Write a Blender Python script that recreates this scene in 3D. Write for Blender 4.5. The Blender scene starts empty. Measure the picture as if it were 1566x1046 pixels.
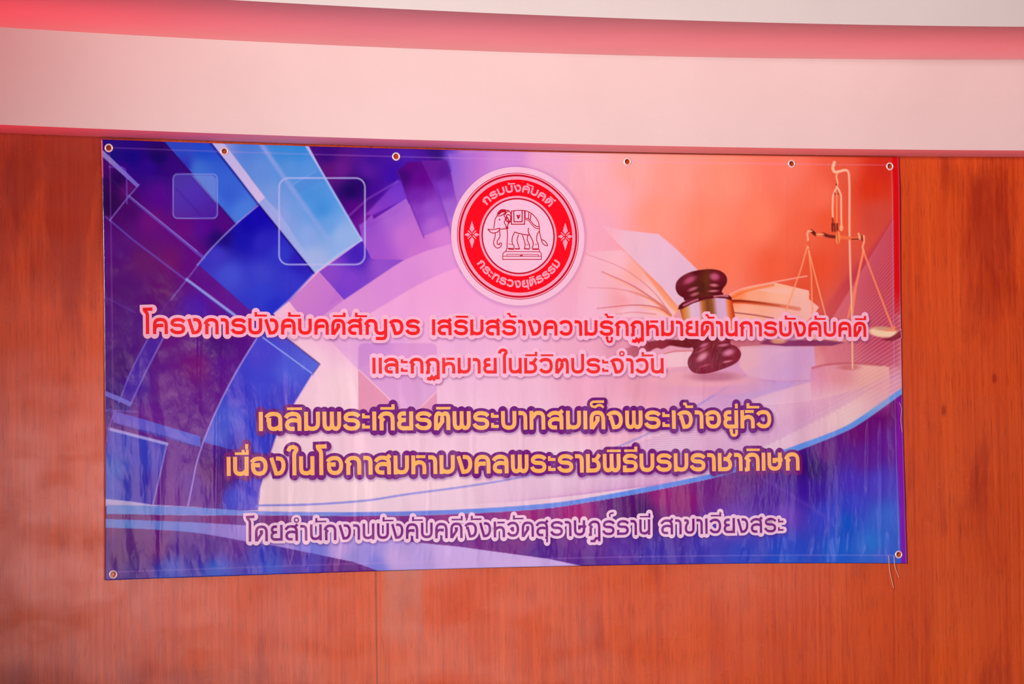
import bpy, math, random
import numpy as np
from mathutils import Matrix, Vector, Euler

scene = bpy.context.scene
C = scene.collection

# ------------------------------------------------------------------ camera
CAM_LOC = np.array([-3.7840808, -10.98848044, 1.91851184])
CAM_ROT = [math.radians(a) for a in (92.67555341, 0.77868613, -18.8470385)]
FOCAL_PX = 5000.0
cam_data = bpy.data.cameras.new('camera')
cam = bpy.data.objects.new('camera', cam_data)
C.objects.link(cam)
cam.location = CAM_LOC
cam.rotation_euler = CAM_ROT
cam_data.sensor_width = 36.0
cam_data.sensor_fit = 'HORIZONTAL'
cam_data.lens = FOCAL_PX / 1566.0 * 36.0
cam_data.clip_end = 200
scene.camera = cam

# ------------------------------------------------------------------ world, lights, exposure
scene.view_settings.view_transform = 'Standard'
scene.view_settings.look = 'None'
scene.view_settings.exposure = 0.0
scene.view_settings.gamma = 1.0
scene.view_settings.use_curve_mapping = False
world = bpy.data.worlds.new('hall_ambient')
scene.world = world
world.use_nodes = True
bg = world.node_tree.nodes['Background']
bg.inputs['Color'].default_value = (1.0, 0.86, 0.86, 1)
bg.inputs['Strength'].default_value = 0.07


def area_light(name, loc, target, size, power, color, size_y=None, spread=180):
    d = bpy.data.lights.new(name, 'AREA')
    d.energy = power
    d.color = color
    d.shape = 'RECTANGLE'
    d.size = size
    d.size_y = size_y or size
    d.spread = math.radians(spread)
    o = bpy.data.objects.new(name, d)
    C.objects.link(o)
    o.location = loc
    o.rotation_euler = (Vector(target) - Vector(loc)).to_track_quat('-Z', 'Y').to_euler()
    return o


def spot_light(name, loc, target, power, color, angle, blend=1.0, radius=0.15):
    d = bpy.data.lights.new(name, 'SPOT')
    d.energy = power
    d.color = color
    d.spot_size = math.radians(angle)
    d.spot_blend = blend
    d.shadow_soft_size = radius
    o = bpy.data.objects.new(name, d)
    C.objects.link(o)
    o.location = loc
    o.rotation_euler = (Vector(target) - Vector(loc)).to_track_quat('-Z', 'Y').to_euler()
    return o


spot_light('hall_flood_light', (-5.0, -8.5, 3.2), (1.25, 0, 2.5), 4250, (0.99, 0.98, 0.98), 41, 1.0, 0.4)
area_light('red_uplight_strip', (-2.2, -0.55, 0.4), (-2.2, -0.55, 3.0), 1.6, 6.0, (1.0, 0.04, 0.08), 0.25, 34)
area_light('pink_uplight_strip', (0.8, -0.55, 0.4), (0.8, -0.55, 3.0), 4.4, 12, (1.0, 0.18, 0.24), 0.25, 34)
area_light('tall_window_light', (1.1, -12.6, 1.72), (1.1, 0, 1.72), 1.8, 58, (1.0, 0.58, 0.60), 1.7)
area_light('middle_window_light', (3.7, -12.6, 1.9), (3.7, 0, 1.9), 0.6, 15, (1.0, 0.74, 0.76), 1.5)
area_light('right_window_light', (6.2, -12.6, 1.9), (6.2, 0, 1.9), 0.6, 15, (1.0, 0.74, 0.76), 1.5)
area_light('low_window_light', (3.6, -12.6, 0.6), (3.6, 0, 0.6), 3.4, 26, (1.0, 0.76, 0.70), 0.7)

# ------------------------------------------------------------------ measuring
ROT = np.array(Euler(CAM_ROT).to_matrix())


def measure(px, py, y=0.0):
    """Where the sight line through a point of the 1566 x 1046 photo meets the upright plane at depth y."""
    px = np.asarray(px, float)
    py = np.asarray(py, float)
    d = np.stack([(px - 783.0) / FOCAL_PX, (523.0 - py) / FOCAL_PX, -np.ones_like(px)], -1) @ ROT.T
    t = (y - CAM_LOC[1]) / d[..., 1]
    return CAM_LOC[0] + t * d[..., 0], CAM_LOC[2] + t * d[..., 2]


def to_photo(x, z, y=0.0):
    p = np.stack([np.asarray(x, float), np.full_like(np.asarray(x, float), y), np.asarray(z, float)], -1) - CAM_LOC
    c = p @ ROT
    return 783 + FOCAL_PX * c[..., 0] / -c[..., 2], 523 - FOCAL_PX * c[..., 1] / -c[..., 2]


# ------------------------------------------------------------------ materials
def lin(c):
    c = np.asarray(c, float) / 255.0
    return np.where(c <= 0.04045, c / 12.92, ((c + 0.055) / 1.055) ** 2.4)


INK_GAIN = np.array([0.95, 1.10, 1.0])     # offsets the pinkish light within the ink colours: less red, more green


def ink_lin(c):
    return np.clip(lin(c) * INK_GAIN, 0, 1)


def new_mat(name):
    m = bpy.data.materials.new(name)
    m.use_nodes = True
    nt = m.node_tree
    return m, nt, nt.nodes['Principled BSDF']


def node(nt, kind, **kw):
    n = nt.nodes.new(kind)
    for k, v in kw.items():
        setattr(n, k, v)
    return n


def plain_mat(name, rgb, rough=0.5, metal=0.0, spec=0.5):
    m, nt, b = new_mat(name)
    b.inputs['Base Color'].default_value = (*lin(rgb), 1)
    b.inputs['Roughness'].default_value = rough
    b.inputs['Metallic'].default_value = metal
    b.inputs['Specular IOR Level'].default_value = spec
    return m


VINYL_ROUGH = 0.13


def vinyl_bump(nt, b, strength=0.12):
    tc = node(nt, 'ShaderNodeTexCoord')
    mp = node(nt, 'ShaderNodeMapping')
    mp.inputs['Scale'].default_value = (60, 60, 25)
    nz = node(nt, 'ShaderNodeTexNoise')
    nz.inputs['Scale'].default_value = 1.0
    nz.inputs['Detail'].default_value = 3
    bp = node(nt, 'ShaderNodeBump')
    bp.inputs['Strength'].default_value = strength
    bp.inputs['Distance'].default_value = 0.004
    nt.links.new(tc.outputs['Object'], mp.inputs['Vector'])
    nt.links.new(mp.outputs['Vector'], nz.inputs['Vector'])
    nt.links.new(nz.outputs['Fac'], bp.inputs['Height'])
    nt.links.new(bp.outputs['Normal'], b.inputs['Normal'])


def vinyl_mat(name, rgb):
    m, nt, b = new_mat(name)
    b.inputs['Base Color'].default_value = (*ink_lin(rgb), 1)
    b.inputs['Roughness'].default_value = VINYL_ROUGH
    b.inputs['Specular IOR Level'].default_value = 0.34
    vinyl_bump(nt, b)
    return m


def printed_mat(name):
    m, nt, b = new_mat(name)
    at = node(nt, 'ShaderNodeAttribute', attribute_name='print')
    nt.links.new(at.outputs['Color'], b.inputs['Base Color'])
    b.inputs['Roughness'].default_value = VINYL_ROUGH
    b.inputs['Specular IOR Level'].default_value = 0.34
    vinyl_bump(nt, b)
    return m


M_PRINT = printed_mat('printed_vinyl')


def plaster_mat():
    m, nt, b = new_mat('cream_painted_plaster')
    tc = node(nt, 'ShaderNodeTexCoord')
    nz = node(nt, 'ShaderNodeTexNoise')
    nz.inputs['Scale'].default_value = 3.0
    nz.inputs['Detail'].default_value = 5
    rp = node(nt, 'ShaderNodeValToRGB')
    rp.color_ramp.elements[0].position = 0.3
    rp.color_ramp.elements[0].color = (*lin((213, 194, 190)), 1)
    rp.color_ramp.elements[1].position = 0.7
    rp.color_ramp.elements[1].color = (*lin((217, 199, 195)), 1)
    n2 = node(nt, 'ShaderNodeTexNoise')
    n2.inputs['Scale'].default_value = 160
    bp = node(nt, 'ShaderNodeBump')
    bp.inputs['Strength'].default_value = 0.08
    bp.inputs['Distance'].default_value = 0.004
    L = nt.links.new
    L(tc.outputs['Object'], nz.inputs['Vector'])
    L(tc.outputs['Object'], n2.inputs['Vector'])
    L(nz.outputs['Fac'], rp.inputs['Fac'])
    L(rp.outputs['Color'], b.inputs['Base Color'])
    L(n2.outputs['Fac'], bp.inputs['Height'])
    L(bp.outputs['Normal'], b.inputs['Normal'])
    b.inputs['Roughness'].default_value = 0.7
    b.inputs['Specular IOR Level'].default_value = 0.2
    return m


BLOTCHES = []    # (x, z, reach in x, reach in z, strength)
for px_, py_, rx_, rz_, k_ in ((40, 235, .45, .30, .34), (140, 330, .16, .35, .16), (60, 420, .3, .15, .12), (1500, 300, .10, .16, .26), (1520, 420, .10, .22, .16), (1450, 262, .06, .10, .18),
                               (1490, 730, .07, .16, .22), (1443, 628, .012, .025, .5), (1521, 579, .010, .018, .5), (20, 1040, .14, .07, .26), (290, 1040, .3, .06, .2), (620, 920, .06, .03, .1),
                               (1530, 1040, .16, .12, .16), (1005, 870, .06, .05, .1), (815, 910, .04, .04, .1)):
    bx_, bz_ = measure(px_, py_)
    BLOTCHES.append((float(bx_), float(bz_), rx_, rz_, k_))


def wood_mat(seam_x, patch):
    m, nt, b = new_mat('varnished_plywood')
    L = nt.links.new
    tc = node(nt, 'ShaderNodeTexCoord')

    def noise(scale, s=1.0, detail=4, rough=0.55, dist=0.0):
        mp = node(nt, 'ShaderNodeMapping')
        mp.inputs['Scale'].default_value = scale
        nz = node(nt, 'ShaderNodeTexNoise')
        nz.inputs['Scale'].default_value = s
        nz.inputs['Detail'].default_value = detail
        nz.inputs['Roughness'].default_value = rough
        nz.inputs['Distortion'].default_value = dist
        L(tc.outputs['Object'], mp.inputs['Vector'])
        L(mp.outputs['Vector'], nz.inputs['Vector'])
        return nz.outputs['Fac']

    def ramp(f, stops):
        r = node(nt, 'ShaderNodeValToRGB')
        e = r.color_ramp.elements
        while len(e) < len(stops):
            e.new(0.5)
        for el, (p, c) in zip(e, stops):
            el.position = p
            el.color = (*(lin(c) if len(c) == 3 else (c[0],) * 3), 1)
        L(f, r.inputs['Fac'])
        return r.outputs['Color']

    def mix(fac, a, c, mode='MIX'):
        mx = node(nt, 'ShaderNodeMix', data_type='RGBA', blend_type=mode)
        if isinstance(fac, float):
            mx.inputs[0].default_value = fac
        else:
            L(fac, mx.inputs[0])
        L(a, mx.inputs[6])
        if isinstance(c, tuple):
            mx.inputs[7].default_value = (*lin(c), 1)
        else:
            L(c, mx.inputs[7])
        return mx.outputs[2]

    broad = ramp(noise((5, 5, 0.5), 1, 3), [(0.3, (200, 60, 14)), (0.7, (222, 84, 24))])
    fine = ramp(noise((75, 75, 1.2), 1, 5, 0.65), [(0.25, (158, 32, 6)), (0.75, (240, 100, 34))])
    col = mix(0.5, broad, fine)
    sn = noise((9, 9, 2.0), 1, 5, 0.65, 0.4)
    pores = ramp(noise((230, 230, 11), 1, 2), [(0.56, (0.0,)), (0.70, (0.45,))])
    col = mix(pores, col, (104, 26, 8))
    # the joint between two sheets of plywood and the greyer strip beside it
    sx = node(nt, 'ShaderNodeSeparateXYZ')
    L(tc.outputs['Object'], sx.inputs['Vector'])

    def math_(op, a, c=None):
        n = node(nt, 'ShaderNodeMath', operation=op)
        for i, v in enumerate((a, c)):
            if v is None:
                continue
            if isinstance(v, (int, float)):
                n.inputs[i].default_value = v
            else:
                L(v, n.inputs[i])
        return n.outputs[0]

    def band(v, lo, hi, soft):
        a = node(nt, 'ShaderNodeMapRange', interpolation_type='SMOOTHSTEP')
        L(v, a.inputs['Value'])
        a.inputs['From Min'].default_value = lo - soft
        a.inputs['From Max'].default_value = lo + soft
        c = node(nt, 'ShaderNodeMapRange', interpolation_type='SMOOTHSTEP')
        L(v, c.inputs['Value'])
        c.inputs['From Min'].default_value = hi - soft
        c.inputs['From Max'].default_value = hi + soft
        c.inputs['To Min'].default_value = 1
        c.inputs['To Max'].default_value = 0
        return math_('MULTIPLY', a.outputs[0], c.outputs[0])

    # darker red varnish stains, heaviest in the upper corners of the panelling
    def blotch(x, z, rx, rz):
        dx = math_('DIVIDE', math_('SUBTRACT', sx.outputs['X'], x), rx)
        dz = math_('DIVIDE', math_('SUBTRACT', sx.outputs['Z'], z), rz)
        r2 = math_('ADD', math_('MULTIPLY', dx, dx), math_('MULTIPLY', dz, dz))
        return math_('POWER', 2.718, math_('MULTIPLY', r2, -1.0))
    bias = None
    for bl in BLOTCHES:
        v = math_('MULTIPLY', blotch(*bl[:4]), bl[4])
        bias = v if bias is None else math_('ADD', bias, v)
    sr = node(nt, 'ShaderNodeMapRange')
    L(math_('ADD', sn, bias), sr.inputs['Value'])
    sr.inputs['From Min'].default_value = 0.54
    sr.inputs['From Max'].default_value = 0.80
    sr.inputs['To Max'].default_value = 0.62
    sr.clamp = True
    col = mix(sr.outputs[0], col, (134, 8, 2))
    seam = band(sx.outputs['X'], seam_x - 0.003, seam_x + 0.003, 0.002)
    x0, x1, z0, z1 = patch
    pm = math_('MULTIPLY', band(sx.outputs['X'], x0, x1, 0.02), band(sx.outputs['Z'], z0, z1, 0.09))
    pm = math_('MULTIPLY', pm, noise((9, 9, 5), 1, 4))
    col = mix(pm, col, (196, 116, 98))
    col = mix(math_('MULTIPLY', seam, 0.6), col, (92, 20, 8))
    L(col, b.inputs['Base Color'])
    b.inputs['Specular IOR Level'].default_value = 0.5
    # patchy varnish: glossier where more of it is left
    cw = node(nt, 'ShaderNodeMapRange')
    L(noise((3.2, 3.2, 5.5), 1, 5, 0.6, 0.3), cw.inputs['Value'])
    cw.inputs['From Min'].default_value = 0.36
    cw.inputs['From Max'].default_value = 0.62
    cw.inputs['To Min'].default_value = 0.15
    cw.inputs['To Max'].default_value = 1.0
    L(cw.outputs[0], b.inputs['Coat Weight'])
    b.inputs['Coat Roughness'].default_value = 0.16
    rr = node(nt, 'ShaderNodeMapRange')
    L(noise((3, 3, 4), 1, 4), rr.inputs['Value'])
    rr.inputs['From Min'].default_value = 0.3
    rr.inputs['From Max'].default_value = 0.7
    rr.inputs['To Min'].default_value = 0.17
    rr.inputs['To Max'].default_value = 0.34
    L(rr.outputs[0], b.inputs['Roughness'])
    bp = node(nt, 'ShaderNodeBump')
    bp.inputs['Strength'].default_value = 0.15
    bp.inputs['Distance'].default_value = 0.002
    L(noise((150, 150, 3), 1, 3), bp.inputs['Height'])
    L(bp.outputs['Normal'], b.inputs['Normal'])
    return m


# ------------------------------------------------------------------ object helpers
def mesh_obj(name, verts, faces, mat, parent=None, mats=None, mat_idx=None, smooth=True):
    me = bpy.data.meshes.new(name)
    me.from_pydata([tuple(map(float, v)) for v in verts], [], faces)
    for m in (mats or [mat]):
        me.materials.append(m)
    if mat_idx is not None:
        me.polygons.foreach_set('material_index', np.asarray(mat_idx, dtype=np.int32))
    if smooth:
        me.polygons.foreach_set('use_smooth', np.ones(len(me.polygons), dtype=bool))
    me.update()
    o = bpy.data.objects.new(name, me)
    C.objects.link(o)
    if parent:
        o.parent = parent
    return o


def grid_mesh(name, verts, quads, mat, parent=None):
    """Fast path for large quad meshes from numpy arrays."""
    me = bpy.data.meshes.new(name)
    me.vertices.add(len(verts))
    me.vertices.foreach_set('co', np.asarray(verts, np.float32).ravel())
    n = len(quads)
    me.loops.add(n * 4)
    me.loops.foreach_set('vertex_index', np.asarray(quads, np.int32).ravel())
    me.polygons.add(n)
    me.polygons.foreach_set('loop_start', np.arange(0, n * 4, 4, dtype=np.int32))
    me.polygons.foreach_set('use_smooth', np.ones(n, dtype=bool))
    me.materials.append(mat)
    me.update(calc_edges=True)
    me.validate()
    o = bpy.data.objects.new(name, me)
    C.objects.link(o)
    if parent:
        o.parent = parent
    return o


def structure(o):
    o['kind'] = 'structure'
    return o


# ------------------------------------------------------------------ the setting
FLOOR_X0, FLOOR_X1 = -7.0, 7.0
CEIL_Z = 4.75
xs = np.linspace(0, 1, 49)


def edge_curve(pts, y):
    """A gently bowed edge of the bulkhead, measured at four points, carried past the frame on both sides."""
    px, py = np.array(pts, float).T
    X, Z = measure(px, py, y)
    return np.polyfit(X, Z, 2)


# depth of the lower step (soffit just above the panelling)
z_wall = edge_curve([(0, 203.5), (522, 222), (1044, 236), (1566, 240.5)], 0.0)
D1 = 0.235
z_low = edge_curve([(0, 190.5), (522, 210), (1044, 223.5), (1566, 229.5)], -D1)
z_top = edge_curve([(0, 41.5), (522, 68.5), (1044, 88), (1566, 94)], -D1)
best = None
for d2 in np.arange(0.9, 1.7, 0.01):
    zz = edge_curve([(360, 0.5), (522, 10.5), (1044, 30.5), (1566, 38.5)], -d2)
    xm = np.linspace(-1.6, 1.9, 9)
    e = np.abs(np.polyval(zz, xm) - np.polyval(z_top, xm)).mean()
    if best is None or e < best[0]:
        best = (e, d2, zz)
_, D2, z_out = best
print('soffit', D1, D2, np.polyval(z_wall, 0), np.polyval(z_low, 0), np.polyval(z_top, 0), np.polyval(z_out, 0), best[0])

X_L, X_R = -3.4, 3.4


def zc(poly, x):
    x = np.clip(x, -2.6, 2.6)
    return np.polyval(poly, x)


def sweep(name, profile, mat):
    """profile: list of (y, function x -> z); swept along the wall."""
    X = np.linspace(X_L, X_R, 69)
    V, F = [], []
    n = len(profile)
    for x in X:
        for y, f in profile:
            V.append((x, y, float(f(x))))
    for i in range(len(X) - 1):
        for k in range(n - 1):
            a = i * n + k
            F.append((a, a + 1, a + n + 1, a + n))
    o = mesh_obj(name, V, F, mat, smooth=False)
    return structure(o)


M_PLASTER = plaster_mat()
lowf = lambda x: 0.5 * (zc(z_wall, x) + zc(z_low, x))
topf = lambda x: 0.5 * (zc(z_top, x) + zc(z_out, x))
# one profile for the stepped bulkhead: soffit, fascia, deep soffit, upper fascia, ceiling
sweep('ceiling', [(0.05, lambda x: lowf(x)), (-D1, lowf),
                  (-D1, lambda x: topf(x)),
                  (-D2, topf), (-D2, lambda x: CEIL_Z), (-9.0, lambda x: CEIL_Z), (-9.0, lambda x: CEIL_Z + 0.1),
                  (0.05, lambda x: CEIL_Z + 0.1)], M_PLASTER)

seam_x = float(measure(575, 900)[0])
pxa, pza = measure(np.array([588, 646]), np.array([975, 862]))
M_WOOD = wood_mat(seam_x, (pxa[0], pxa[1], pza[0], pza[1] + 0.1))
Vw, Fw = [], []
Xw = np.linspace(X_L, X_R, 69)
for x in Xw:
    zt = lowf(x)
    Vw += [(x, 0, 0.0), (x, 0, zt), (x, 0.04, zt), (x, 0.04, 0.0)]
for i in range(len(Xw) - 1):
    for k in range(4):
        a, b_ = i * 4 + k, i * 4 + (k + 1) % 4
        Fw.append((a, b_, b_ + 4, a + 4))
Fw += [(3, 2, 1, 0), tuple(len(Vw) - 4 + k for k in range(4))]
structure(mesh_obj('wall_back', Vw, Fw, M_WOOD, smooth=False))

M_FLOOR, nt_, b_ = new_mat('red_stage_carpet')
nz_ = node(nt_, 'ShaderNodeTexNoise')
nz_.inputs['Scale'].default_value = 90
rp_ = node(nt_, 'ShaderNodeValToRGB')
rp_.color_ramp.elements[0].color = (*lin((110, 14, 22)), 1)
rp_.color_ramp.elements[1].color = (*lin((160, 34, 42)), 1)
nt_.links.new(nz_.outputs['Fac'], rp_.inputs['Fac'])
nt_.links.new(rp_.outputs['Color'], b_.inputs['Base Color'])
b_.inputs['Roughness'].default_value = 0.9
structure(mesh_obj('floor', [(X_L, 0.04, 0), (X_R, 0.04, 0), (X_R, -9, 0), (X_L, -9, 0),
                             (X_L, 0.04, -.1), (X_R, 0.04, -.1), (X_R, -9, -.1), (X_L, -9, -.1)],
                   [(3, 2, 1, 0), (4, 5, 6, 7), (0, 1, 5, 4), (1, 2, 6, 5), (2, 3, 7, 6), (3, 0, 4, 7)],
                   M_FLOOR, smooth=False))

# ------------------------------------------------------------------ the banner's cloth
#EDGES
def interp(pts):
    a, b = np.array(pts, float).T
    co = np.polyfit(a, b, min(3, len(a) - 1))
    return lambda v: np.polyval(co, v)


edge_top = interp([(153.5, 214), (319, 219.3), (466, 223.8), (605, 228), (800, 232.5), (1044, 236.7), (1210, 239), (1372, 241)])
edge_bot = interp([(160, 887), (300, 882.3), (420, 878), (540, 874.3), (760, 867.3), (900, 864.5), (1100, 862), (1250, 861.3), (1385, 861)])
edge_left = interp([(214, 153.5), (440, 157.5), (640, 159.5), (887, 160)])
edge_right = interp([(241, 1372), (400, 1374.5), (600, 1377.3), (750, 1381.5), (861, 1385)])


def make_noise(seed, n=64):
    r = np.random.RandomState(seed)
    g = r.rand(n, n) * 2 - 1

    def f(u, v):
        u = np.asarray(u, float)
        v = np.asarray(v, float)
        iu, iv = np.floor(u).astype(int), np.floor(v).astype(int)
        fu, fv = u - iu, v - iv
        fu = fu * fu * fu * (fu * (fu * 6 - 15) + 10)
        fv = fv * fv * fv * (fv * (fv * 6 - 15) + 10)
        a, b = g[iu % n, iv % n], g[(iu + 1) % n, iv % n]
        c, d = g[iu % n, (iv + 1) % n], g[(iu + 1) % n, (iv + 1) % n]
        return (a * (1 - fu) + b * fu) * (1 - fv) + (c * (1 - fu) + d * fu) * fv
    return f


N1, N2, N3, N4, N5 = (make_noise(s) for s in (3, 11, 23, 37, 51))
Z_T, Z_B = 3.15, 1.65        # hem heights of the banner
Z_MID = 2.4


def creases():
    r = np.random.RandomState(9)
    out = []
    for px_, py0, py1, am in ((304, 420, 640, .0014), (245, 640, 860, .0016), (330, 600, 850, .0016), (440, 380, 640, .0014), (447, 640, 830, .0014), (545, 700, 850, .0012), (655, 660, 840, .0012),
                              (722, 560, 760, .0014), (797, 600, 800, .0016), (920, 590, 640, .0012), (985, 630, 830, .0018), (1072, 560, 640, .0012), (1326, 640, 760, .0016), (1347, 640, 850, .0022),
                              (1066, 290, 420, .0008), (1200, 300, 420, .0007), (640, 235, 300, .0008), (672, 240, 290, .0010), (555, 235, 300, .0006)):
        x0, za = (float(v) for v in measure(px_, py1))
        out.append((x0, za, float(measure(px_, py0)[1]), 0.0075, am))
    for k in range(44):                      # short puckers along the lower hem
        x0 = -0.95 + 2.4 * k / 43 + r.uniform(-.02, .02)
        out.append((x0, Z_B + 0.03, Z_B + 0.03 + r.uniform(.04, .10), 0.0055, r.uniform(.0005, .0012)))
    for k in range(26):                      # and along the upper one
        x0 = -1.3 + 2.7 * k / 25 + r.uniform(-.04, .04)
        out.append((x0, Z_T - 0.16 - r.uniform(0, .05), Z_T - 0.07, 0.0055, r.uniform(.0003, .0008)))
    return out


CREASES = creases()


def cloth_depth(x, z):
    """How far the banner stands off the wall: slack vertical folds low down, puckers along the hems."""
    shape = np.shape(x)
    x = np.atleast_1d(np.asarray(x, float))
    z = np.atleast_1d(np.asarray(z, float))
    low = np.clip((Z_T - z) / 1.5, 0, 1)
    sl = np.clip((0.9 - x) / 2.2, 0.25, 1)
    h = 0.016 + 0.004 * N1(x * 1.3 + 5, z * 0.9 + 3)
    h = h + 0.0058 * low ** 1.2 * sl * N2(x * 6.5 + 0.25 * np.sin(z * 4), z * 0.8 + 7)
    h = h + 0.0022 * (0.25 + 0.75 * low) * N3(x * 17 + 0.5 * N1(x * 2, z * 2), z * 1.3 + 2)
    h = h + 0.0010 * N4(x * 10 + z * 1.5, z * 4.5 - x * 2) * np.clip(0.35 + 0.9 * sl, 0, 1)
    h = h + 0.00022 * N5(x * 29 + z * 9, z * 21 - x * 6) * np.clip(1.2 * sl - 0.1, 0.15, 1)
    hem_b = np.exp(-((z - Z_B - 0.055) / 0.05) ** 2)
    hem_t = np.exp(-((z - Z_T + 0.085) / 0.06) ** 2)
    h = h + 0.0019 * (hem_b + 0.7 * hem_t) * N5(x * 27 + 0.7 * (z - Z_B) * 4, z * 5)
    for cx_, z0_, z1_, wd_, am_ in CREASES:
        m = np.abs(x - cx_) < 4 * wd_
        if m.any():
            zz = np.clip((z[m] - z0_) / (z1_ - z0_), 0, 1) if z.shape else np.clip((z - z0_) / (z1_ - z0_), 0, 1)
            h[m] += 0.62 * am_ * np.exp(-((x[m] - cx_ - 0.012 * (zz - .5)) / wd_) ** 2) * np.sin(np.pi * zz) ** 0.6
    edge = np.clip((z - Z_B) / 0.25, 0, 1) * np.clip((Z_T - z) / 0.12, 0, 1)
    return (0.006 + (h - 0.006) * (0.55 + 0.45 * edge)).reshape(shape)


BX, BZ = 0.0, Z_B
banner = bpy.data.objects.new('banner', None)
C.objects.link(banner)
banner.location = (BX, 0, BZ)
banner.empty_display_size = 0.2
banner['label'] = 'wide blue, pink and orange printed vinyl banner in Thai hung on the wooden wall'
banner['category'] = 'banner'


def on_cloth(x, z, off):
    """Points of the banner's face, in the banner's own frame, lifted by off."""
    x = np.asarray(x, float)
    z = np.asarray(z, float)
    return np.stack([x - BX, -(cloth_depth(x, z) + off), z - BZ], -1)


# ------------------------------------------------------------------ a tiny painter for the printed picture
def catmull(pts, n=8, closed=False):
    p = np.array(pts, float)
    if closed:
        q = np.vstack([p[-1], p, p[0], p[1]])
    else:
        q = np.vstack([2 * p[0] - p[1], p, 2 * p[-1] - p[-2]])
    out = []
    for i in range(1, len(q) - 2):
        t = np.linspace(0, 1, n, endpoint=False)[:, None]
        a, b, c, d = q[i - 1], q[i], q[i + 1], q[i + 2]
        out.append(0.5 * (2 * b + (c - a) * t + (2 * a - 5 * b + 4 * c - d) * t ** 2 + (3 * b - a - 3 * c + d) * t ** 3))
    out = np.vstack(out)
    if not closed:
        out = np.vstack([out, p[-1]])
    return out


class Canvas:
    """Ink on a grid of points of the banner; X, Y are the points' places in photo units."""

    def __init__(self, X, Y):
        self.X, self.Y = X, Y
        self.rgb = np.zeros(X.shape + (3,))
        self.a = np.zeros(X.shape)
        self.cx0, self.cx1 = X.min(0), X.max(0)
        self.ry0, self.ry1 = Y.min(1), Y.max(1)

    def box(self, x0, y0, x1, y1):
        j = np.where((self.cx1 >= x0) & (self.cx0 <= x1))[0]
        i = np.where((self.ry1 >= y0) & (self.ry0 <= y1))[0]
        if len(j) == 0 or len(i) == 0:
            return None
        return slice(i[0], i[-1] + 1), slice(j[0], j[-1] + 1)

    def ink(self, s, cov, col):
        if callable(col):
            col = col(self.X[s], self.Y[s])
        else:
            col = np.asarray(col, float)
        a0, c = self.a[s], cov
        ao = c + a0 * (1 - c)
        w = np.where(ao > 1e-6, c / np.maximum(ao, 1e-6), 0)[..., None]
        self.rgb[s] = col * w + self.rgb[s] * (1 - w)
        self.a[s] = ao

    def poly(self, pts, col, alpha=1.0, soft=1.4):
        p = np.array(pts, float)
        m = soft + 1
        s = self.box(p[:, 0].min() - m, p[:, 1].min() - m, p[:, 0].max() + m, p[:, 1].max() + m)
        if s is None:
            return
        X, Y = self.X[s], self.Y[s]
        d2 = np.full(X.shape, 1e12)
        inside = np.zeros(X.shape, bool)
        q = np.roll(p, -1, 0)
        for (ax, ay), (bx, by) in zip(p, q):
            ex, ey = bx - ax, by - ay
            l2 = ex * ex + ey * ey
            if l2 < 1e-9:
                continue
            t = np.clip(((X - ax) * ex + (Y - ay) * ey) / l2, 0, 1)
            d2 = np.minimum(d2, (X - ax - t * ex) ** 2 + (Y - ay - t * ey) ** 2)
            if abs(ey) > 1e-9:
                cr = ((ay > Y) != (by > Y)) & (X < (Y - ay) * ex / ey + ax)
                inside ^= cr
        sd = np.sqrt(d2) * np.where(inside, 1, -1)
        cov = np.clip(0.5 + sd / soft, 0, 1)
        cov = cov * cov * (3 - 2 * cov)
        al = alpha(X, Y) if callable(alpha) else alpha
        self.ink(s, cov * al, col)

    def line(self, pts, w, col, alpha=1.0, soft=1.3, taper=None):
        p = np.array(pts, float)
        m = w + soft + 1
        s = self.box(p[:, 0].min() - m, p[:, 1].min() - m, p[:, 0].max() + m, p[:, 1].max() + m)
        if s is None:
            return
        X, Y = self.X[s], self.Y[s]
        d2 = np.full(X.shape, 1e12)
        ww = np.full(X.shape, float(w))
        n = len(p) - 1
        for k in range(n):
            (ax, ay), (bx, by) = p[k], p[k + 1]
            ex, ey = bx - ax, by - ay
            l2 = max(ex * ex + ey * ey, 1e-9)
            t = np.clip(((X - ax) * ex + (Y - ay) * ey) / l2, 0, 1)
            d = (X - ax - t * ex) ** 2 + (Y - ay - t * ey) ** 2
            if taper:
                ww = np.where(d < d2, taper[0] + (taper[1] - taper[0]) * (k + t) / n, ww)
            d2 = np.minimum(d2, d)
        cov = np.clip(0.5 + (ww / 2 - np.sqrt(d2)) / soft, 0, 1)
        al = alpha(X, Y) if callable(alpha) else alpha
        self.ink(s, cov * al, col)

    def spot(self, x, y, rx, ry, col, alpha=1.0, ang=0, soft=0.25):
        R = max(rx, ry) * (1 + soft) + 1
        s = self.box(x - R, y - R, x + R, y + R)
        if s is None:
            return
        X, Y = self.X[s] - x, self.Y[s] - y
        c, sn = math.cos(math.radians(ang)), math.sin(math.radians(ang))
        u, v = (X * c + Y * sn) / rx, (-X * sn + Y * c) / ry
        cov = np.clip(0.5 + (1 - np.hypot(u, v)) / (2 * soft), 0, 1)
        self.ink(s, cov * cov * (3 - 2 * cov) * alpha, col)


def blend(pts, power=3.0, soft=12.0):
    """A smooth wash between inks set down at points: (x, y, (r, g, b)). Nearness decides."""
    def f(X, Y):
        num = np.zeros(X.shape + (3,))
        den = np.zeros(X.shape)
        for x, y, c in pts:
            w = 1.0 / (((X - x) ** 2 + (Y - y) ** 2 + soft * soft) ** (power / 2))
            num += w[..., None] * np.array(c, float)
            den += w
        return num / den[..., None]
    return f


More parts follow.
